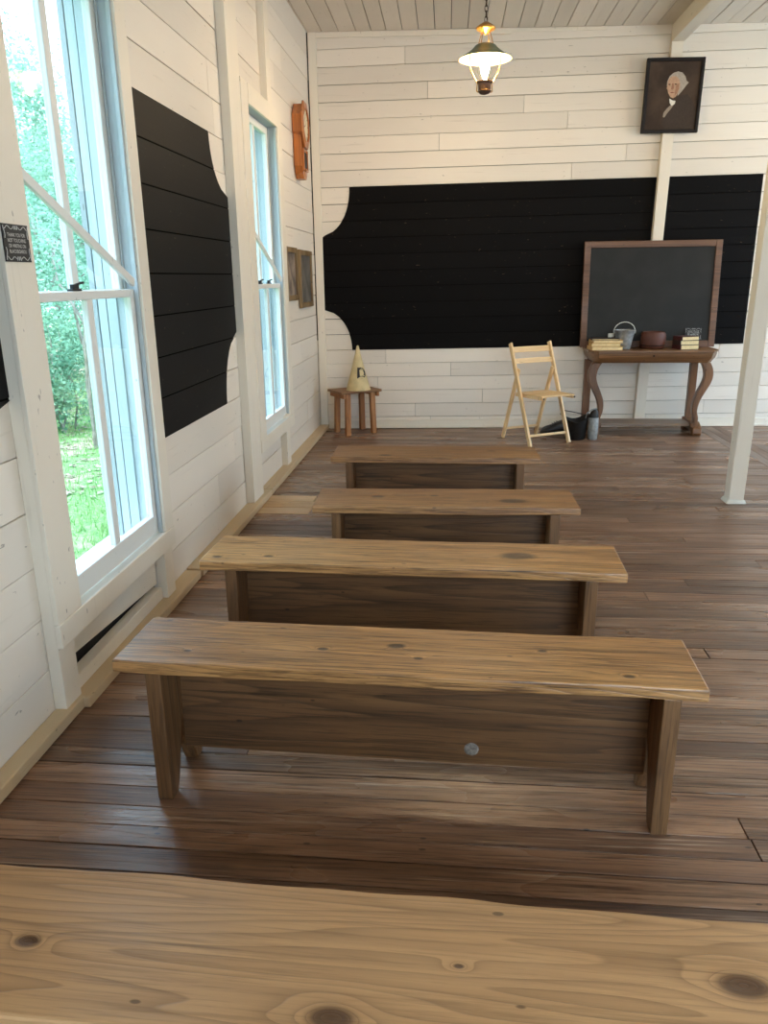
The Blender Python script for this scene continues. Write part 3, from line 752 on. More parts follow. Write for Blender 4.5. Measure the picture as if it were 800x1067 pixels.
mb.box(-Wk+fwd, Wk-fwd, Hk-fwd, Hk, -0.014, 0.0195, lambda a, b, c: K(a, b, c)); mb.box(-Wk+fwd, Wk-fwd, 0.0, fwd, -0.014, 0.0195, lambda a, b, c: K(a, b, c))
mb.build('frame', M['brownframe'], t, 0.004)
t2 = thing('notice_plaque', 'small black notice with white lettering at the corner of the framed chalkboard', 'sign', (2.375, by0-0.016, TT+0.125), 0, 'small notices')
plaque(t2, lambda a, b, o: (a, b*0.07-o, b), 0.155, 0.115)

# ------------------------------------------------------------------ things on the table
def book(name, label, cx, cy, z, wd, dp, th, rz, cover, group):
    """lying book, spine at -x; a page block inside a cover"""
    t = thing(name, label, 'book', (cx, cy, z), rz, group)
    mb = MB(); mb.box(-wd/2+0.004, wd/2-0.005, -dp/2+0.004, dp/2-0.004, 0.003, th-0.003); mb.build('pages', M['paper'], t)
    mb = MB(); mb.box(-wd/2, wd/2, -dp/2, dp/2, 0, 0.003); mb.box(-wd/2, wd/2, -dp/2, dp/2, th-0.003, th); mb.box(-wd/2-0.003, -wd/2+0.003, -dp/2, dp/2, 0, th)
    mb.build('cover', cover, t, 0.001)
CV = [plain('book_cover_%s' % n, c, 0.6, 0, 0.15) for n, c in (('tan', rgb(196, 158, 104)), ('dark', rgb(50, 34, 28)), ('maroon', rgb(66, 26, 26)), ('ochre', rgb(200, 160, 92)))]
z = TT+0.0005
for k, (wd, dp, th, dx, rz, cv, nm) in enumerate(((0.29, 0.20, 0.034, 0.0, 4, CV[0], 'bottom'), (0.27, 0.19, 0.030, -0.005, -2, CV[3], 'second'), (0.275, 0.19, 0.026, 0.005, 3, CV[0], 'third'), (0.25, 0.18, 0.014, -0.01, -4, CV[1], 'top'))):
    lab = {'bottom': 'tan book at the bottom of the stack left on the table', 'second': 'yellowed book second up in the stack left of the pail',
           'third': 'tan book just under the thin dark book left of the pail', 'top': 'thin dark book topmost on the stack left of the pail'}[nm]
    book('book', lab, 1.505+dx, 7.625, z, wd, dp, th, R(rz), cv, 'books stacked left of the pail'); z += th+0.0006
z = TT+0.0005
for k, (wd, dp, th, rz, cv, lab) in enumerate(((0.19, 0.15, 0.042, 17, CV[2], 'dark bound book lowest in the stack right of the brown pot'), (0.185, 0.15, 0.04, 13, CV[1], 'dark bound book middle of the stack right of the brown pot'), (0.18, 0.145, 0.036, 18, CV[2], 'dark bound book on top of the stack right of the brown pot'))):
    book('book', lab, 2.255, 7.64, z, wd, dp, th, R(rz), cv, 'books stacked right of the pot'); z += th+0.0006
# pail
t = thing('tin_pail', 'small grey tin pail with a wire handle on the table', 'bucket', (1.685, 7.66, TT+0.0005))
mb = MB(); mb.lathe([(0, 0.004), (0.056, 0.004), (0.060, 0.0), (0.063, 0.004), (0.077, 0.085), (0.0785, 0.09), (0.079, 0.095), (0.094, 0.172), (0.098, 0.176), (0.094, 0.180), (0.091, 0.174), (0.060, 0.012), (0, 0.012)], 32)
mb.build('body', M['metal'], t, 0, True)
mb = MB(); pts = [(0.098*math.cos(R(a)), 0.012, 0.165+0.085*math.sin(R(a))) for a in range(0, 181, 12)]; mb.tube(pts, 0.0035, 8); mb.build('handle', M['cup'], t, 0, True)
for s_ in (-1, 1):
    mb = MB(); mb.box(s_*0.098-0.006, s_*0.098+0.006, -0.004, 0.022, 0.145, 0.178); mb.build('ear', M['metal'], t, 0.002)
t = thing('enamel_cup', 'small white cup behind the stacked books, left of the pail', 'cup', (1.583, 7.775, TT+0.0005))
mb = MB(); mb.lathe([(0, 0.0), (0.024, 0.0), (0.027, 0.01), (0.028, 0.135), (0.026, 0.138), (0.024, 0.13), (0.023, 0.012), (0, 0.010)], 20); mb.build('body', M['cup'], t, 0, True)
mb = MB(); mb.tube([(0.026, 0, 0.10), (0.045, 0, 0.095), (0.05, 0, 0.07), (0.042, 0, 0.045), (0.026, 0, 0.04)], 0.004, 6); mb.build('handle', M['cup'], t, 0, True)
t = thing('brown_pot', 'round brown pot between the pail and the right books', 'pot', (1.965, 7.70, TT+0.0005))
mb = MB(); mb.lathe([(0, 0), (0.095, 0), (0.108, 0.012), (0.115, 0.05), (0.116, 0.10), (0.112, 0.135), (0.104, 0.152), (0.098, 0.158), (0.092, 0.15), (0.1, 0.12), (0.1, 0.02), (0, 0.012)], 32); mb.build('body', M['pot'], t, 0, True)
mb = MB(); mb.lathe([(0.1165, 0.030), (0.1185, 0.034), (0.1165, 0.038)], 32); mb.build('band', M['blackframe'], t, 0, True)

# ------------------------------------------------------------------ under the table, by the left leg
t = thing('coal_bucket', 'black coal bucket on the floor by the left table leg', 'bucket', (1.235, 7.40, 0.0))
mb = MB(); mb.lathe([(0, 0.003), (0.088, 0.003), (0.092, 0.0), (0.096, 0.004), (0.118, 0.20), (0.122, 0.205), (0.116, 0.208), (0.112, 0.195), (0.09, 0.015), (0, 0.013)], 30)
for v in mb.bm.verts:
    if v.co.z > 0.18: v.co.z += 0.16*(v.co.x-0.02)*0.35+0.03*math.cos(math.atan2(v.co.y, v.co.x)*2)
mb.build('body', M['iron'], t, 0, True)
mb = MB(); mb.tube([(-0.118, 0, 0.20), (-0.145, 0.02, 0.235), (-0.10, 0.05, 0.262), (-0.02, 0.07, 0.245), (0.07, 0.06, 0.225), (0.118, 0.0, 0.215)], 0.0045, 8); mb.build('bail_handle', M['iron'], t, 0, True)
t = thing('metal_canister', 'tall grey metal canister with a slanted mouth beside the coal bucket', 'canister', (1.392, 7.36, 0.0))
mb = MB(); n = 24; prof = [(0.040, 0.0), (0.044, 0.006), (0.049, 0.09), (0.049, 0.16), (0.046, 0.21)]
mb.lathe([(0, 0.0)]+prof+[(0.044, 0.212)], n)
mb.build('body', M['metal'], t, 0, True)
mb = MB(); mb.lathe([(0.046, 0.2125), (0.045, 0.225), (0.041, 0.24), (0.030, 0.262), (0.0, 0.268)], n)
for v in mb.bm.verts: v.co.z += 0.55*(v.co.x+0.03)*max(0, (v.co.z-0.2125)/0.055)
mb.build('slanted_cap', M['iron'], t, 0, True)
mb = MB(); mb.tube([(-0.044, -0.012, 0.19), (-0.075, -0.012, 0.21), (-0.066, -0.01, 0.25), (-0.02, 0.0, 0.285), (0.035, 0.01, 0.298)], 0.006, 8); mb.build('handle', M['metal'], t, 0, True)
# a pair of black leather shoes slumped by the wall
def boot(label, x, y, rz):
    t = thing('leather_shoe', label, 'shoe', (x, y, 0.0), rz, 'black shoes behind the chair')
    mb = MB(); rows = []
    st = [(-0.13, 0.030, 0.062, 0.012), (-0.11, 0.037, 0.112, 0.012), (-0.06, 0.040, 0.118, 0.012), (-0.01, 0.040, 0.10, 0.012), (0.05, 0.043, 0.072, 0.012), (0.10, 0.044, 0.056, 0.012), (0.135, 0.034, 0.042, 0.012), (0.15, 0.016, 0.026, 0.012)]
    for (x_, w_, h_, b_) in st:
        rows.append([mb.bm.verts.new((x_, w_*math.cos(2*PI*k/12), b_+(h_-b_)*(0.5+0.5*math.sin(2*PI*k/12)))) for k in range(12)])
    for A, B in zip(rows, rows[1:]):
        for k in range(12): mb.face([A[k], A[(k+1) % 12], B[(k+1) % 12], B[k]])
    mb.face(rows[0]); mb.face(rows[-1][::-1]); mb.build('upper', M['leather'], t, 0, True)
    mb = MB(); mb.prism([(-0.135, -0.03), (-0.11, -0.04), (0.0, -0.036), (0.09, -0.046), (0.14, -0.034), (0.155, 0.0), (0.14, 0.034), (0.09, 0.046), (0.0, 0.036), (-0.11, 0.04), (-0.135, 0.03)], lambda a, b: (a, b, 0), lambda a, b: (a, b, 0.016)); mb.build('sole', M['iron'], t, 0.003)
    mb = MB()
    for k in range(3): mb.tube([(0.0+k*0.022, -0.022, 0.092-k*0.009), (0.008+k*0.022, 0.0, 0.103-k*0.010), (0.0+k*0.022, 0.022, 0.092-k*0.009)], 0.003, 6)
    mb.build('laces', M['iron'], t)
boot('black leather shoe on the floor between the chair legs and coal bucket', 1.075, 7.66, R(200))
boot('second black leather shoe, behind the first and nearer the wall', 1.115, 7.78, R(186))

# ------------------------------------------------------------------ folding chair
t = thing('folding_chair', 'pale pine folding chair with slatted back beside the table', 'chair', (0.84, 7.31, 0.0), R(28.6))
hw = 0.215
for s_ in (-1, 1):
    mb = MB(); mb.bar((s_*hw, -0.25, 0.0), (s_*hw, 0.135, 0.905), 0.022, 0.044, (1, 0, 0)); mb.build('long_post', M['pine'], t, 0.005)
    mb = MB(); mb.bar((s_*(hw-0.026), 0.25, 0.0), (s_*(hw-0.026), 0.022, 0.68), 0.022, 0.04, (1, 0, 0)); mb.build('rear_leg', M['pine'], t, 0.005)
for z_, h_ in ((0.845, 0.05), (0.745, 0.045)):
    y_ = -0.25+0.385*z_/0.905
    mb = MB()
    rows = []
    for i in range(9):
        x_ = -hw+0.011+(2*hw-0.022)*i/8; d_ = 0.02*(1-((i-4)/4)**2)
        rows.append([mb.bm.verts.new((x_, y_+d_+dy+(zz-h_/2)*0.4, z_-h_/2+zz)) for dy, zz in ((-0.007, 0), (0.007, 0), (0.007, h_), (-0.007, h_))])
    for A, B in zip(rows, rows[1:]):
        for k in range(4): mb.face([A[k], A[(k+1) % 4], B[(k+1) % 4], B[k]])
    mb.face(rows[0]); mb.face(rows[-1][::-1]); mb.build('back_slat', M['pine_x'], t, 0.003)
mb = MB(); sw = 0.178
for k in range(7):
    ya = 0.075-0.06*k; mb.box(-sw, sw, ya-0.056, ya, 0.445+0.002*k, 0.459+0.002*k)
st = mb.build('seat', M['pine_x'], t, 0.003)
for s_ in (-1, 1):
    mb = MB(); mb.bar((s_*(sw-0.012), 0.08, 0.433), (s_*(sw-0.012), -0.352, 0.447), 0.022, 0.024, (1, 0, 0)); mb.build('seat_rail', M['pine'], t, 0.003)
    mb = MB(); mb.tube([(s_*(sw-0.012), -0.353, 0.449), (s_*(sw-0.012), -0.358, 0.449)], 0.009, 10); b_ = mb.build('bolt', M['iron'], t); b_['label'] = 'dark bolt head'
mb = MB(); mb.bar((-hw+0.011, -0.21, 0.095), (hw-0.011, -0.21, 0.095), 0.022, 0.016, (0, 0, 1)); mb.build('front_stretcher', M['pine_x'], t, 0.003)
mb = MB(); mb.bar((-hw+0.037, 0.218, 0.095), (hw-0.037, 0.218, 0.095), 0.022, 0.016, (0, 0, 1)); mb.build('rear_stretcher', M['pine_x'], t, 0.003)

# ------------------------------------------------------------------ corner stool and paper cone hat
t = thing('stool', 'small four legged wooden stool in the left far corner', 'stool', (-0.91, 7.655, 0.0), R(34))
mb = MB(); mb.box(-0.225, 0.225, -0.155, -0.004, 0.416, 0.44); mb.box(-0.225, 0.225, 0.0, 0.155, 0.416, 0.44); mb.build('seat', M['stool_x'], t, 0.004)
for sx in (-1, 1):
    for sy in (-1, 1):
        mb = MB(); mb.bar((sx*0.145, sy*0.122, 0), (sx*0.135, sy*0.112, 0.416), 0.05, 0.046, (1, 0, 0)); mb.build('leg', M['stool'], t, 0.005)
    mb = MB(); mb.box(sx*0.185-0.014, sx*0.185+0.014, -0.148, 0.148, 0.372, 0.4155); mb.build('end_cleat', M['stool'], t, 0.003)
t = thing('cone_hat', 'cream pointed cone hat lettered D, standing on the corner stool', 'hat', (-0.865, 7.61, 0.4405))
RB, HC = 0.122, 0.43
mb = MB(); mb.lathe([(RB, 0.0), (RB*0.98, 0.004), (RB*0.5, HC*0.5), (0.016, HC*0.93), (0.010, HC*0.985), (0.0, HC), ], 40); mb.lathe([(0, 0.002), (RB*0.97, 0.002)], 40)
mb.build('cone', M['canvas'], t, 0, True)
mb = MB(); a0 = math.atan2(-7.61, 0.865)+R(28)
def cone_pt(x, y):
    zc = 0.165+y; r_ = RB*(1-zc/HC)+0.0022
    a = a0+x/max(0.02, RB*(1-0.165/HC)); return (r_*math.cos(a), r_*math.sin(a), zc)
add_text(mb, 'D', 0.135, cone_pt, bold=0.005); mb.build('letter', M['ink'], t)['label'] = 'black letter D'

# ------------------------------------------------------------------ wall clock
uc, zc, = 7.16, 2.745
t = thing('wall_clock', 'oak schoolhouse wall clock with octagonal face on the side wall', 'clock', LW(0.004, uc, zc))
def CK(o, u, z): return (o, u, z)
def octo(r): return [(r*math.cos(R(22.5+45*k)), r*math.sin(R(22.5+45*k))) for k in range(8)]
mb = MB(); mb.prism(octo(0.170), lambda a, b: (0.0, a, b), lambda a, b: (0.075, a, b)); mb.prism([(-0.135, 0), (0.135, 0), (0.135, -0.33), (0.06, -0.425), (-0.06, -0.425), (-0.135, -0.33)], lambda a, b: (0.0, a, b), lambda a, b: (0.070, a, b)); mb.build('case', M['oak'], t, 0.004)
mb = MB(); o_, i_ = octo(0.195), octo(0.135)
for k in range(8):
    k2 = (k+1) % 8
    mb.hexa([(0.0755, *o_[k]), (0.0755, *o_[k2]), (0.0755, *i_[k2]), (0.0755, *i_[k]), (0.090, *o_[k]), (0.090, *o_[k2]), (0.098, *i_[k2]), (0.098, *i_[k])])
mb.build('bezel', M['oak'], t, 0.003)
mb = MB(); mb.prism([(0.132*math.cos(2*PI*k/32), 0.132*math.sin(2*PI*k/32)) for k in range(32)], lambda a, b: (0.0757, a, b), lambda a, b: (0.084, a, b))
dial = mb.build('dial', plain('clock_dial', rgb(226, 208, 172), 0.5, 0, 0.04), t)
mb = MB()
for k in range(12):
    a = R(30*k); c0, c1 = 0.098, 0.122
    mb.bar((0.0848, c0*math.cos(a), c0*math.sin(a)), (0.0848, c1*math.cos(a), c1*math.sin(a)), 0.006, 0.0012, (0, -math.sin(a), math.cos(a)))
mb.build('hour_marks', M['ink'], dial)
for nm, a, l_, o_ in (('hour_hand', R(200), 0.07, 0.0858), ('minute_hand', R(115), 0.10, 0.0872)):
    mb = MB(); mb.bar((o_, 0, 0), (o_, l_*math.cos(a), l_*math.sin(a)), 0.006, 0.0012, (0, -math.sin(a), math.cos(a))); mb.build(nm, M['ink'], dial)
mb = MB(); mb.box(0.0705, 0.074, -0.085, 0.085, -0.34, -0.21); mb.build('pendulum_window', M['blackframe'], t)
mb = MB(); mb.box(0.0705, 0.082, -0.105, -0.085, -0.36, -0.19); mb.box(0.0705, 0.082, 0.085, 0.105, -0.36, -0.19); mb.box(0.0705, 0.082, -0.085, 0.085, -0.36, -0.34); mb.build('pendulum_door_frame', M['oak'], t, 0.002)

# ------------------------------------------------------------------ pictures
def framed(label, u0, u1, z0, z1, canvas):
    t = thing('framed_picture', label, 'picture', LW(0.002, (u0+u1)/2, (z0+z1)/2), 0, 'old framed prints by the corner')
    a, b = (u1-u0)/2, (z1-z0)/2; f = 0.045
    mb = MB()
    mb.box(0, 0.028, -a, -a+f, -b, b); mb.box(0, 0.028, a-f, a, -b, b); mb.box(0, 0.0275, -a+f, a-f, -b, -b+f); mb.box(0, 0.0275, -a+f, a-f, b-f, b)
    mb.build('frame', M['oldframe'], t, 0.006)
    mb = MB(); mb.box(0.004, 0.012, -a+f-0.004, a-f+0.004, -b+f-0.004, b-f+0.004); mb.build('print', canvas, t)
def printmat(name, a, b, sc):
    t = NT(name); v = t.coords(); n = t.noise(v, sc, 4.0, 0.6); return t.fin(t.mix(t.smooth(n, 0.35, 0.65), a, b), 0.6, Specular_IOR_Level=0.15)
framed('small framed print on the side wall, nearer of the two by the corner', 6.43, 6.90, 1.32, 1.75, printmat('faded_print', rgb(96, 86, 78), rgb(150, 134, 118), 9))
framed('framed grey print nearest the corner, right of its smaller neighbour', 6.99, 7.60, 1.245, 1.742, printmat('grey_print', rgb(84, 80, 74), rgb(112, 106, 98), 6))

# portrait on the wall post: generic bust of a white haired person, painted in flat layers
PZ = 3.04; tiltp = R(-7)
t = thing('portrait_painting', 'dark framed portrait of a white haired person, high on the end wall', 'painting', (2.006, 7.958, 2.735), R(2.8))
HWp, HHp = 0.256, 0.605
def PP(x, z, o): return (x, -z*0.055-o*0.998, z)
mb = MB(); f = 0.028
for (a, b, c, d) in ((-HWp, -HWp+f, 0, HHp), (HWp-f, HWp, 0, HHp), (-HWp+f, HWp-f, 0, f), (-HWp+f, HWp-f, HHp-f, HHp)): mb.box(a, b, c, d, -0.012, 0.022, lambda x, z, o: PP(x, z, o))
mb.build('frame', M['blackframe'], t, 0.004)
mb = MB(); mb.box(-HWp+f-0.003, HWp-f+0.003, f-0.003, HHp-f+0.003, -0.010, 0.004, lambda x, z, o: PP(x, z, o))
cv = mb.build('canvas', printmat('portrait_ground', rgb(54, 41, 32), rgb(78, 62, 49), 3.0), t)
def flat(name, poly, o, col, rough=0.6):
    mb = MB(); mb.prism(poly, lambda x, z: PP(x, z, o), lambda x, z: PP(x, z, o+0.0006)); return mb.build(name, plain('paint_'+name, col, rough, 0, 0.10, 60, spec=0.15), cv)
# picture pixels (10 px per photo pixel) -> canvas coordinates
def px(pts):
    out = []
    for x, y in pts:
        v = (885-y)/775.0; lft = 65+v*80; out.append((-HWp+2*HWp*(x-lft)/600.0, v*HHp))
    return out
flat('coat', px([(300, 720), (335, 620), (420, 570), (470, 500), (560, 480), (620, 560), (650, 660), (640, 800), (600, 850), (330, 850), (290, 800)]), 0.0042, rgb(62, 51, 43))
flat('hair', px([(345, 400), (350, 350), (375, 295), (420, 260), (465, 248), (510, 262), (540, 300), (552, 345), (575, 362), (545, 395), (520, 430), (485, 470), (455, 500), (470, 420), (440, 330), (380, 340)]), 0.0049, rgb(168, 156, 142))
flat('face', px([(358, 350), (372, 318), (405, 296), (445, 298), (472, 325), (484, 370), (480, 420), (462, 465), (440, 505), (410, 522), (380, 508), (360, 470), (352, 430), (342, 420), (352, 395)]), 0.0056, rgb(184, 148, 120))
flat('cheek_tone', px([(445, 380), (474, 370), (472, 420), (450, 470), (425, 500), (432, 440)]), 0.0063, rgb(158, 118, 94))
flat('nose', px([(402, 368), (414, 366), (420, 420), (405, 434), (388, 428)]), 0.0066, rgb(150, 108, 86))
for a, b in ((372, 380), (438, 378)): flat('eye', px([(a-16, b), (a, b-8), (a+16, b), (a, b+7)]), 0.0066, rgb(66, 46, 36))
flat('mouth', px([(376, 462), (400, 456), (426, 462), (400, 469)]), 0.0066, rgb(130, 78, 66))
flat('neckcloth', px([(372, 525), (408, 545), (436, 548), (428, 580), (395, 600), (375, 570)]), 0.0056, rgb(224, 218, 204))
flat('shirt_ruffle', px([(395, 585), (425, 580), (380, 640), (345, 680), (318, 720), (302, 715), (310, 670), (350, 620)]), 0.0053, rgb(152, 136, 120))

# ------------------------------------------------------------------ hanging lamps
def make_lamp(label, x, y, z):
    t = thing('hanging_lamp', label, 'lamp', (x, y, z), R(12), 'hanging oil style lamps')
    # z = rim height of the shade
    mb = MB()
    prof = [(0.175, 0.0), (0.172, 0.004), (0.12, 0.034), (0.085, 0.060), (0.070, 0.078), (0.058, 0.084), (0.052, 0.084)]
    mb.lathe(prof, 40, mat=0); sh = mb.build('lamp_shade', M['shade_out'], t, 0, True)
    mb = MB(); mb.lathe([(0.1745, -0.0012), (0.170, 0.0015), (0.119, 0.0312), (0.084, 0.0572), (0.052, 0.079)], 40); mb.build('shade_lining', M['shade_in'], sh, 0, True)
    mb = MB(); mb.lathe([(0.0, 0.215), (0.02, 0.214), (0.055, 0.192), (0.064, 0.182), (0.060, 0.172), (0.03, 0.160), (0.012, 0.150), (0.008, 0.142), (0.0, 0.140)], 28); mb.build('smoke_bell', M['brass'], t, 0, True)
    for k in range(4):
        a = R(45+90*k); c_, s_ = math.cos(a), math.sin(a)
        mb = MB(); mb.tube([(r_*c_, r_*s_, z_) for r_, z_ in ((0.030, 0.165), (0.045, 0.12), (0.056, 0.085))], 0.0028, 6); mb.build('support_wire', M['brass'], t)
    for s_ in (-1, 1):
        mb = MB(); mb.tube([(s_*r_, 0, z_) for r_, z_ in ((0.105, 0.03), (0.103, -0.02), (0.098, -0.055), (0.086, -0.085), (0.066, -0.118), (0.050, -0.140), (0.052, -0.17), (0.054, -0.19), (0.042, -0.198))], 0.0036, 8); mb.build('side_arm', M['brass'], t, 0, True)
    mb = MB(); mb.lathe([(0, -0.122), (0.022, -0.122), (0.03, -0.128), (0.052, -0.131), (0.053, -0.14), (0.043, -0.146), (0.042, -0.185), (0.046, -0.19), (0.03, -0.206), (0.008, -0.212), (0.0, -0.214)], 28); mb.build('burner', M['burner'], t, 0, True)
    mb = MB(); mb.lathe([(0.026, -0.118), (0.040, -0.10), (0.050, -0.075), (0.050, -0.05), (0.036, -0.01), (0.029, 0.03), (0.028, 0.14)], 24); mb.build('glass_chimney', M['chimney'], t, 0, True)
    mb = MB(); mb.lathe([(0, -0.118), (0.012, -0.115), (0.014, -0.10), (0.024, -0.075), (0.029, -0.05), (0.027, -0.015), (0.018, 0.01), (0.0, 0.022)], 20); mb.build('light_bulb', M['bulb'], t, 0, True)
    top = H_CEIL-z-0.012; zc_ = 0.212; k = 0; mb = MB()
    while zc_ < top-0.02:
        ang = (k % 2)*PI/2; pts = []
        for i in range(10):
            a = 2*PI*i/10; r_ = 0.010*math.cos(a); pts.append((r_*math.cos(ang), r_*math.sin(ang), zc_+0.017+0.021*math.sin(a)))
        mb.tube(pts, 0.0028, 5, closed=True); zc_ += 0.032; k += 1
    mb.build('chain', M['darkmetal'], t, 0, True)
    mb = MB(); mb.lathe([(0, 0.012), (0.03, 0.012), (0.032, 0.008), (0.012, -0.004), (0.004, -0.02), (0, -0.02)], 16, c=(0, 0, top)); mb.build('ceiling_hook', M['darkmetal'], t, 0, True)
    return t
lamp = make_lamp('hanging oil style lamp with green enamel shade, lit, by the end wall', 0.232, 5.80, 2.876)
for (x, y, lab) in ((3.85, 1.6, 'added unseen lamp over the right half of the room, toward the front opening'), (3.85, 5.80, 'hanging lamp over the right half of the room, toward the end wall')):  # the nearer lamp is an unseen addition to warm the right floor
    l2 = copy_tree(lamp); l2.location = (x, y, 2.876); l2['label'] = lab

# ------------------------------------------------------------------ outdoors
GZ = -0.55
t = NT('lawn'); v = t.coords(); n1 = t.noise(v, 0.9, 4.0, 0.6); n2 = t.noise(v, 26.0, 3.0, 0.6)
c = t.mix(t.smooth(n2, 0.35, 0.65), rgb(92, 126, 66), rgb(132, 160, 94)); c = t.mix(t.smooth(n1, 0.5, 0.62), c, rgb(168, 148, 120))
sx_ = t.node('ShaderNodeSeparateXYZ'); t.link(v, sx_.inputs[0]); c = t.mix(t.smooth(sx_.outputs[0], -1.6, -1.0), c, rgb(200, 196, 188))  # unseen ground on the other sides paled to bounce neutral daylight indoors
t.bump(n2, 0.8, 0.03); lawn = t.fin(c, 0.9)
mb = MB(); mb.box(-60, 40, -30, 60, GZ-0.2, GZ); struct(mb.build('ground', lawn))
mb = MB(); r2 = random.Random(3)
for i in range(16000):
    x = -1.9-4.5*r2.random()**1.2; y = 3.6+9*r2.random(); h = r2.uniform(0.03, 0.11); a = r2.uniform(0, 6.28); dx, dy = 0.006*math.cos(a), 0.006*math.sin(a)
    lx, ly = r2.uniform(-0.04, 0.04), r2.uniform(-0.04, 0.04)
    v_ = [mb.bm.verts.new(p) for p in ((x-dx, y-dy, GZ), (x+dx, y+dy, GZ), (x+lx, y+ly, GZ+h))]
    mb.face(v_, 0, r2.random())
g = mb.build('grass', leafy('grass_blades', rgb(104, 146, 80), rgb(156, 184, 122), 0.4)); g['kind'] = 'stuff'; tag(g, 'short bright green grass on the ground outside the nearer window', 'grass')
mb = MB()
for i in range(3500):
    x = r2.uniform(-9.5, -3.4); y = r2.uniform(7.0, 17.0); s_ = r2.uniform(0.03, 0.07); a = r2.uniform(0, 6.28); tl = r2.uniform(-0.5, 0.5)
    c_, s2 = math.cos(a)*s_, math.sin(a)*s_
    mb.face([mb.bm.verts.new(p) for p in ((x-c_, y-s2, GZ+0.02), (x+s2*0.5, y-c_*0.5, GZ+0.03+tl*0.02), (x+c_, y+s2, GZ+0.02), (x-s2*0.5, y+c_*0.5, GZ+0.03))], 0, r2.random())
g = mb.build('leaf_litter', leafy('dry_leaves', rgb(124, 106, 88), rgb(178, 162, 142), 0.1)); g['kind'] = 'stuff'; tag(g, 'dry pale leaves scattered under the trees outside', 'leaves')

def leaf_cloud(nl, rx, ry, rz_, cz, size, seed, clumps=26):
    r3 = random.Random(seed); mb = MB()
    cl = []
    for k in range(clumps):
        while True:
            p = Vector((r3.uniform(-1, 1), r3.uniform(-1, 1), r3.uniform(-1, 1)))
            if p.length < 1: break
        cl.append((p, r3.uniform(0.22, 0.45), r3.random()))
    for i in range(nl):
        p, rr, tone = cl[r3.randrange(clumps)]
        q = p+Vector((r3.gauss(0, 1), r3.gauss(0, 1), r3.gauss(0, 0.8)))*rr*0.55
        q = Vector((q.x*rx, q.y*ry, cz+q.z*rz_))
        d = Vector((r3.gauss(0, 1), r3.gauss(0, 1), r3.gauss(0, 0.6))).normalized(); e = d.cross(Vector((r3.gauss(0, 1), r3.gauss(0, 1), r3.gauss(0, 1)))).normalized()
        s_ = size*r3.uniform(0.6, 1.3)
        mb.face([mb.bm.verts.new(x) for x in (q-d*s_, q+e*s_*0.5, q+d*s_, q-e*s_*0.5)], 0, min(1, max(0, tone*0.6+r3.random()*0.4)))
    return mb
LEAF = leafy('spring_leaves', rgb(92, 132, 106), rgb(166, 196, 172), 0.35)
BUSH = leafy('bush_leaves', rgb(78, 116, 90), rgb(150, 182, 150), 0.35)
def branches(mb, r3, p, d, ln, rad, depth):
    q = p+d*ln; mid = p+d*ln*0.5+Vector((r3.gauss(0, 1), r3.gauss(0, 1), r3.gauss(0, 0.5)))*ln*0.06
    mb.tube([p, mid, q], [rad, rad*0.85, rad*0.65], 6, cap=False)
    if depth:
        for k in range(r3.randint(2, 3)):
            nd = (d+Vector((r3.gauss(0, 1), r3.gauss(0, 1), r3.gauss(0.1, 0.5)))*0.55).normalized()
            branches(mb, r3, p+d*ln*r3.uniform(0.45, 1.0), nd, ln*r3.uniform(0.55, 0.8), rad*0.55, depth-1)
def make_tree(label, seed, h, cr):
    t = thing('tree', label, 'tree', (0, 0, GZ), 0, 'trees outside the windows')
    r3 = random.Random(seed); mb = MB(); branches(mb, r3, Vector((0, 0, -0.1)), Vector((r3.uniform(-0.1, 0.1), r3.uniform(-0.1, 0.1), 1)).normalized(), h*0.36, 0.075, 4)
    mb.build('trunk_and_branches', M['bark'], t, 0, True)
    leaf_cloud(11000, cr, cr, h*0.44, h*0.54, 0.05, seed, 34).build('foliage', LEAF, t); return t
proto = [make_tree('leafy young tree outside', s_, 7.0, 1.55) for s_ in (11, 23)]
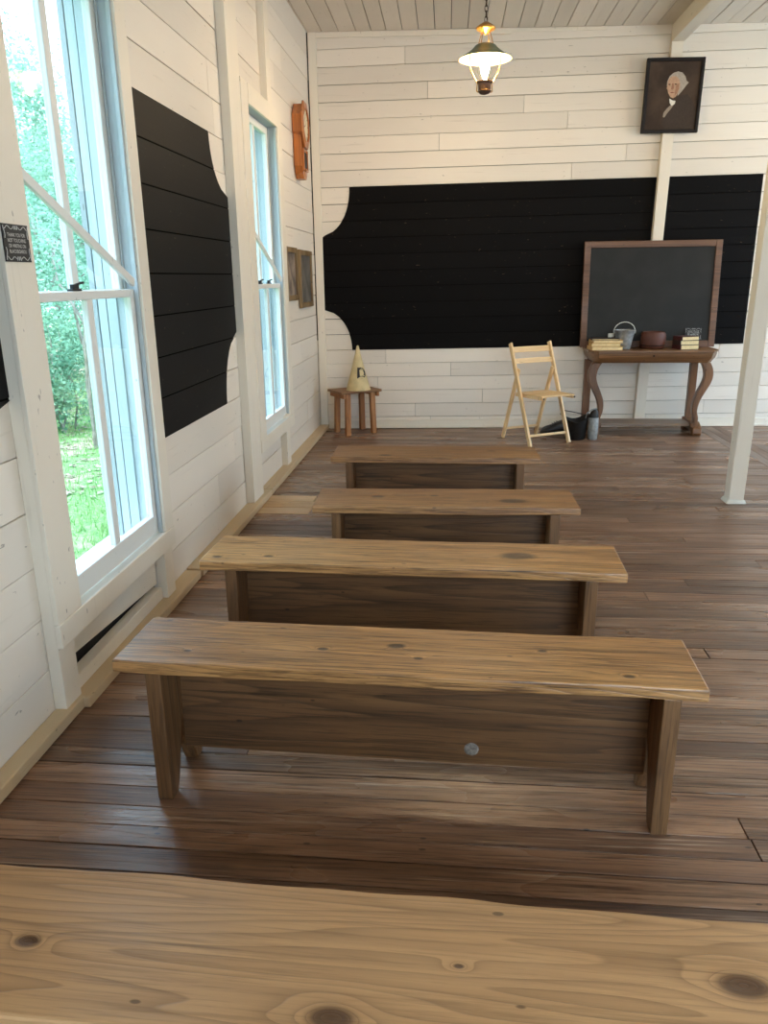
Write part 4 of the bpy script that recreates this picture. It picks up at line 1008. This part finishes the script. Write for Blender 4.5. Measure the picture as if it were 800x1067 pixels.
spots = [(-7.5, 14.8, 0.85), (-6.0, 17.6, 0.9), (-9.5, 17.9, 1.0), (-8.4, 21.2, 1.0), (-12.1, 21.0, 1.05), (-11.3, 24.6, 1.1), (-15.0, 24.3, 1.1), (-14.2, 28.2, 1.15), (-10.2, 28.2, 1.1), (-18.0, 28.0, 1.2), (-6.2, 24.6, 1.0), (-10.4, 14.2, 0.9), (-13.6, 17.4, 1.0)]
for i, (x, y, s_) in enumerate(spots):
    o = proto[i] if i < 2 else copy_tree(proto[i % 2])
    o.location = (x, y, GZ); o.rotation_euler = (0, 0, i*1.9); o.scale = (s_, s_, s_)
    o['label'] = 'green leafy tree growing in the woods outside the side windows'
def make_bush(seed):
    t = thing('bush', 'leafy green bush at the edge of the lawn outside', 'bush', (0, 0, GZ), 0, 'bushes outside the windows')
    r3 = random.Random(seed); mb = MB()
    for k in range(6): branches(mb, r3, Vector((r3.uniform(-0.2, 0.2), r3.uniform(-0.2, 0.2), -0.05)), Vector((r3.gauss(0, 0.4), r3.gauss(0, 0.4), 1)).normalized(), 0.8, 0.016, 2)
    mb.build('stems', M['bark'], t)
    leaf_cloud(5500, 0.85, 0.85, 0.85, 0.85, 0.04, seed, 30).build('foliage', BUSH, t); return t
pb = make_bush(5)
bsp = [(-5.5, 10.5, 0.95), (-5.2, 12.6, 0.9), (-7.5, 12.0, 1.0), (-4.4, 14.6, 0.9), (-6.4, 14.9, 0.55), (-8.9, 10.2, 1.0)]
for i, (x, y, s_) in enumerate(bsp):
    o = pb if i == 0 else copy_tree(pb)
    o.location = (x, y, GZ); o.rotation_euler = (0, 0, i*2.3); o.scale = (s_, s_, s_)

# a thin, nearly bare young tree in front of the bushes
t = thing('sapling', 'thin twiggy young tree with few leaves, close outside the nearer window', 'tree', (-4.45, 9.35, GZ))
r3 = random.Random(41); mb = MB(); branches(mb, r3, Vector((0, 0, -0.1)), Vector((0.05, -0.05, 1)).normalized(), 1.7, 0.035, 5); mb.build('trunk_and_branches', M['bark'], t, 0, True)
leaf_cloud(900, 0.7, 0.7, 1.3, 2.7, 0.04, 77, 16).build('foliage', LEAF, t)
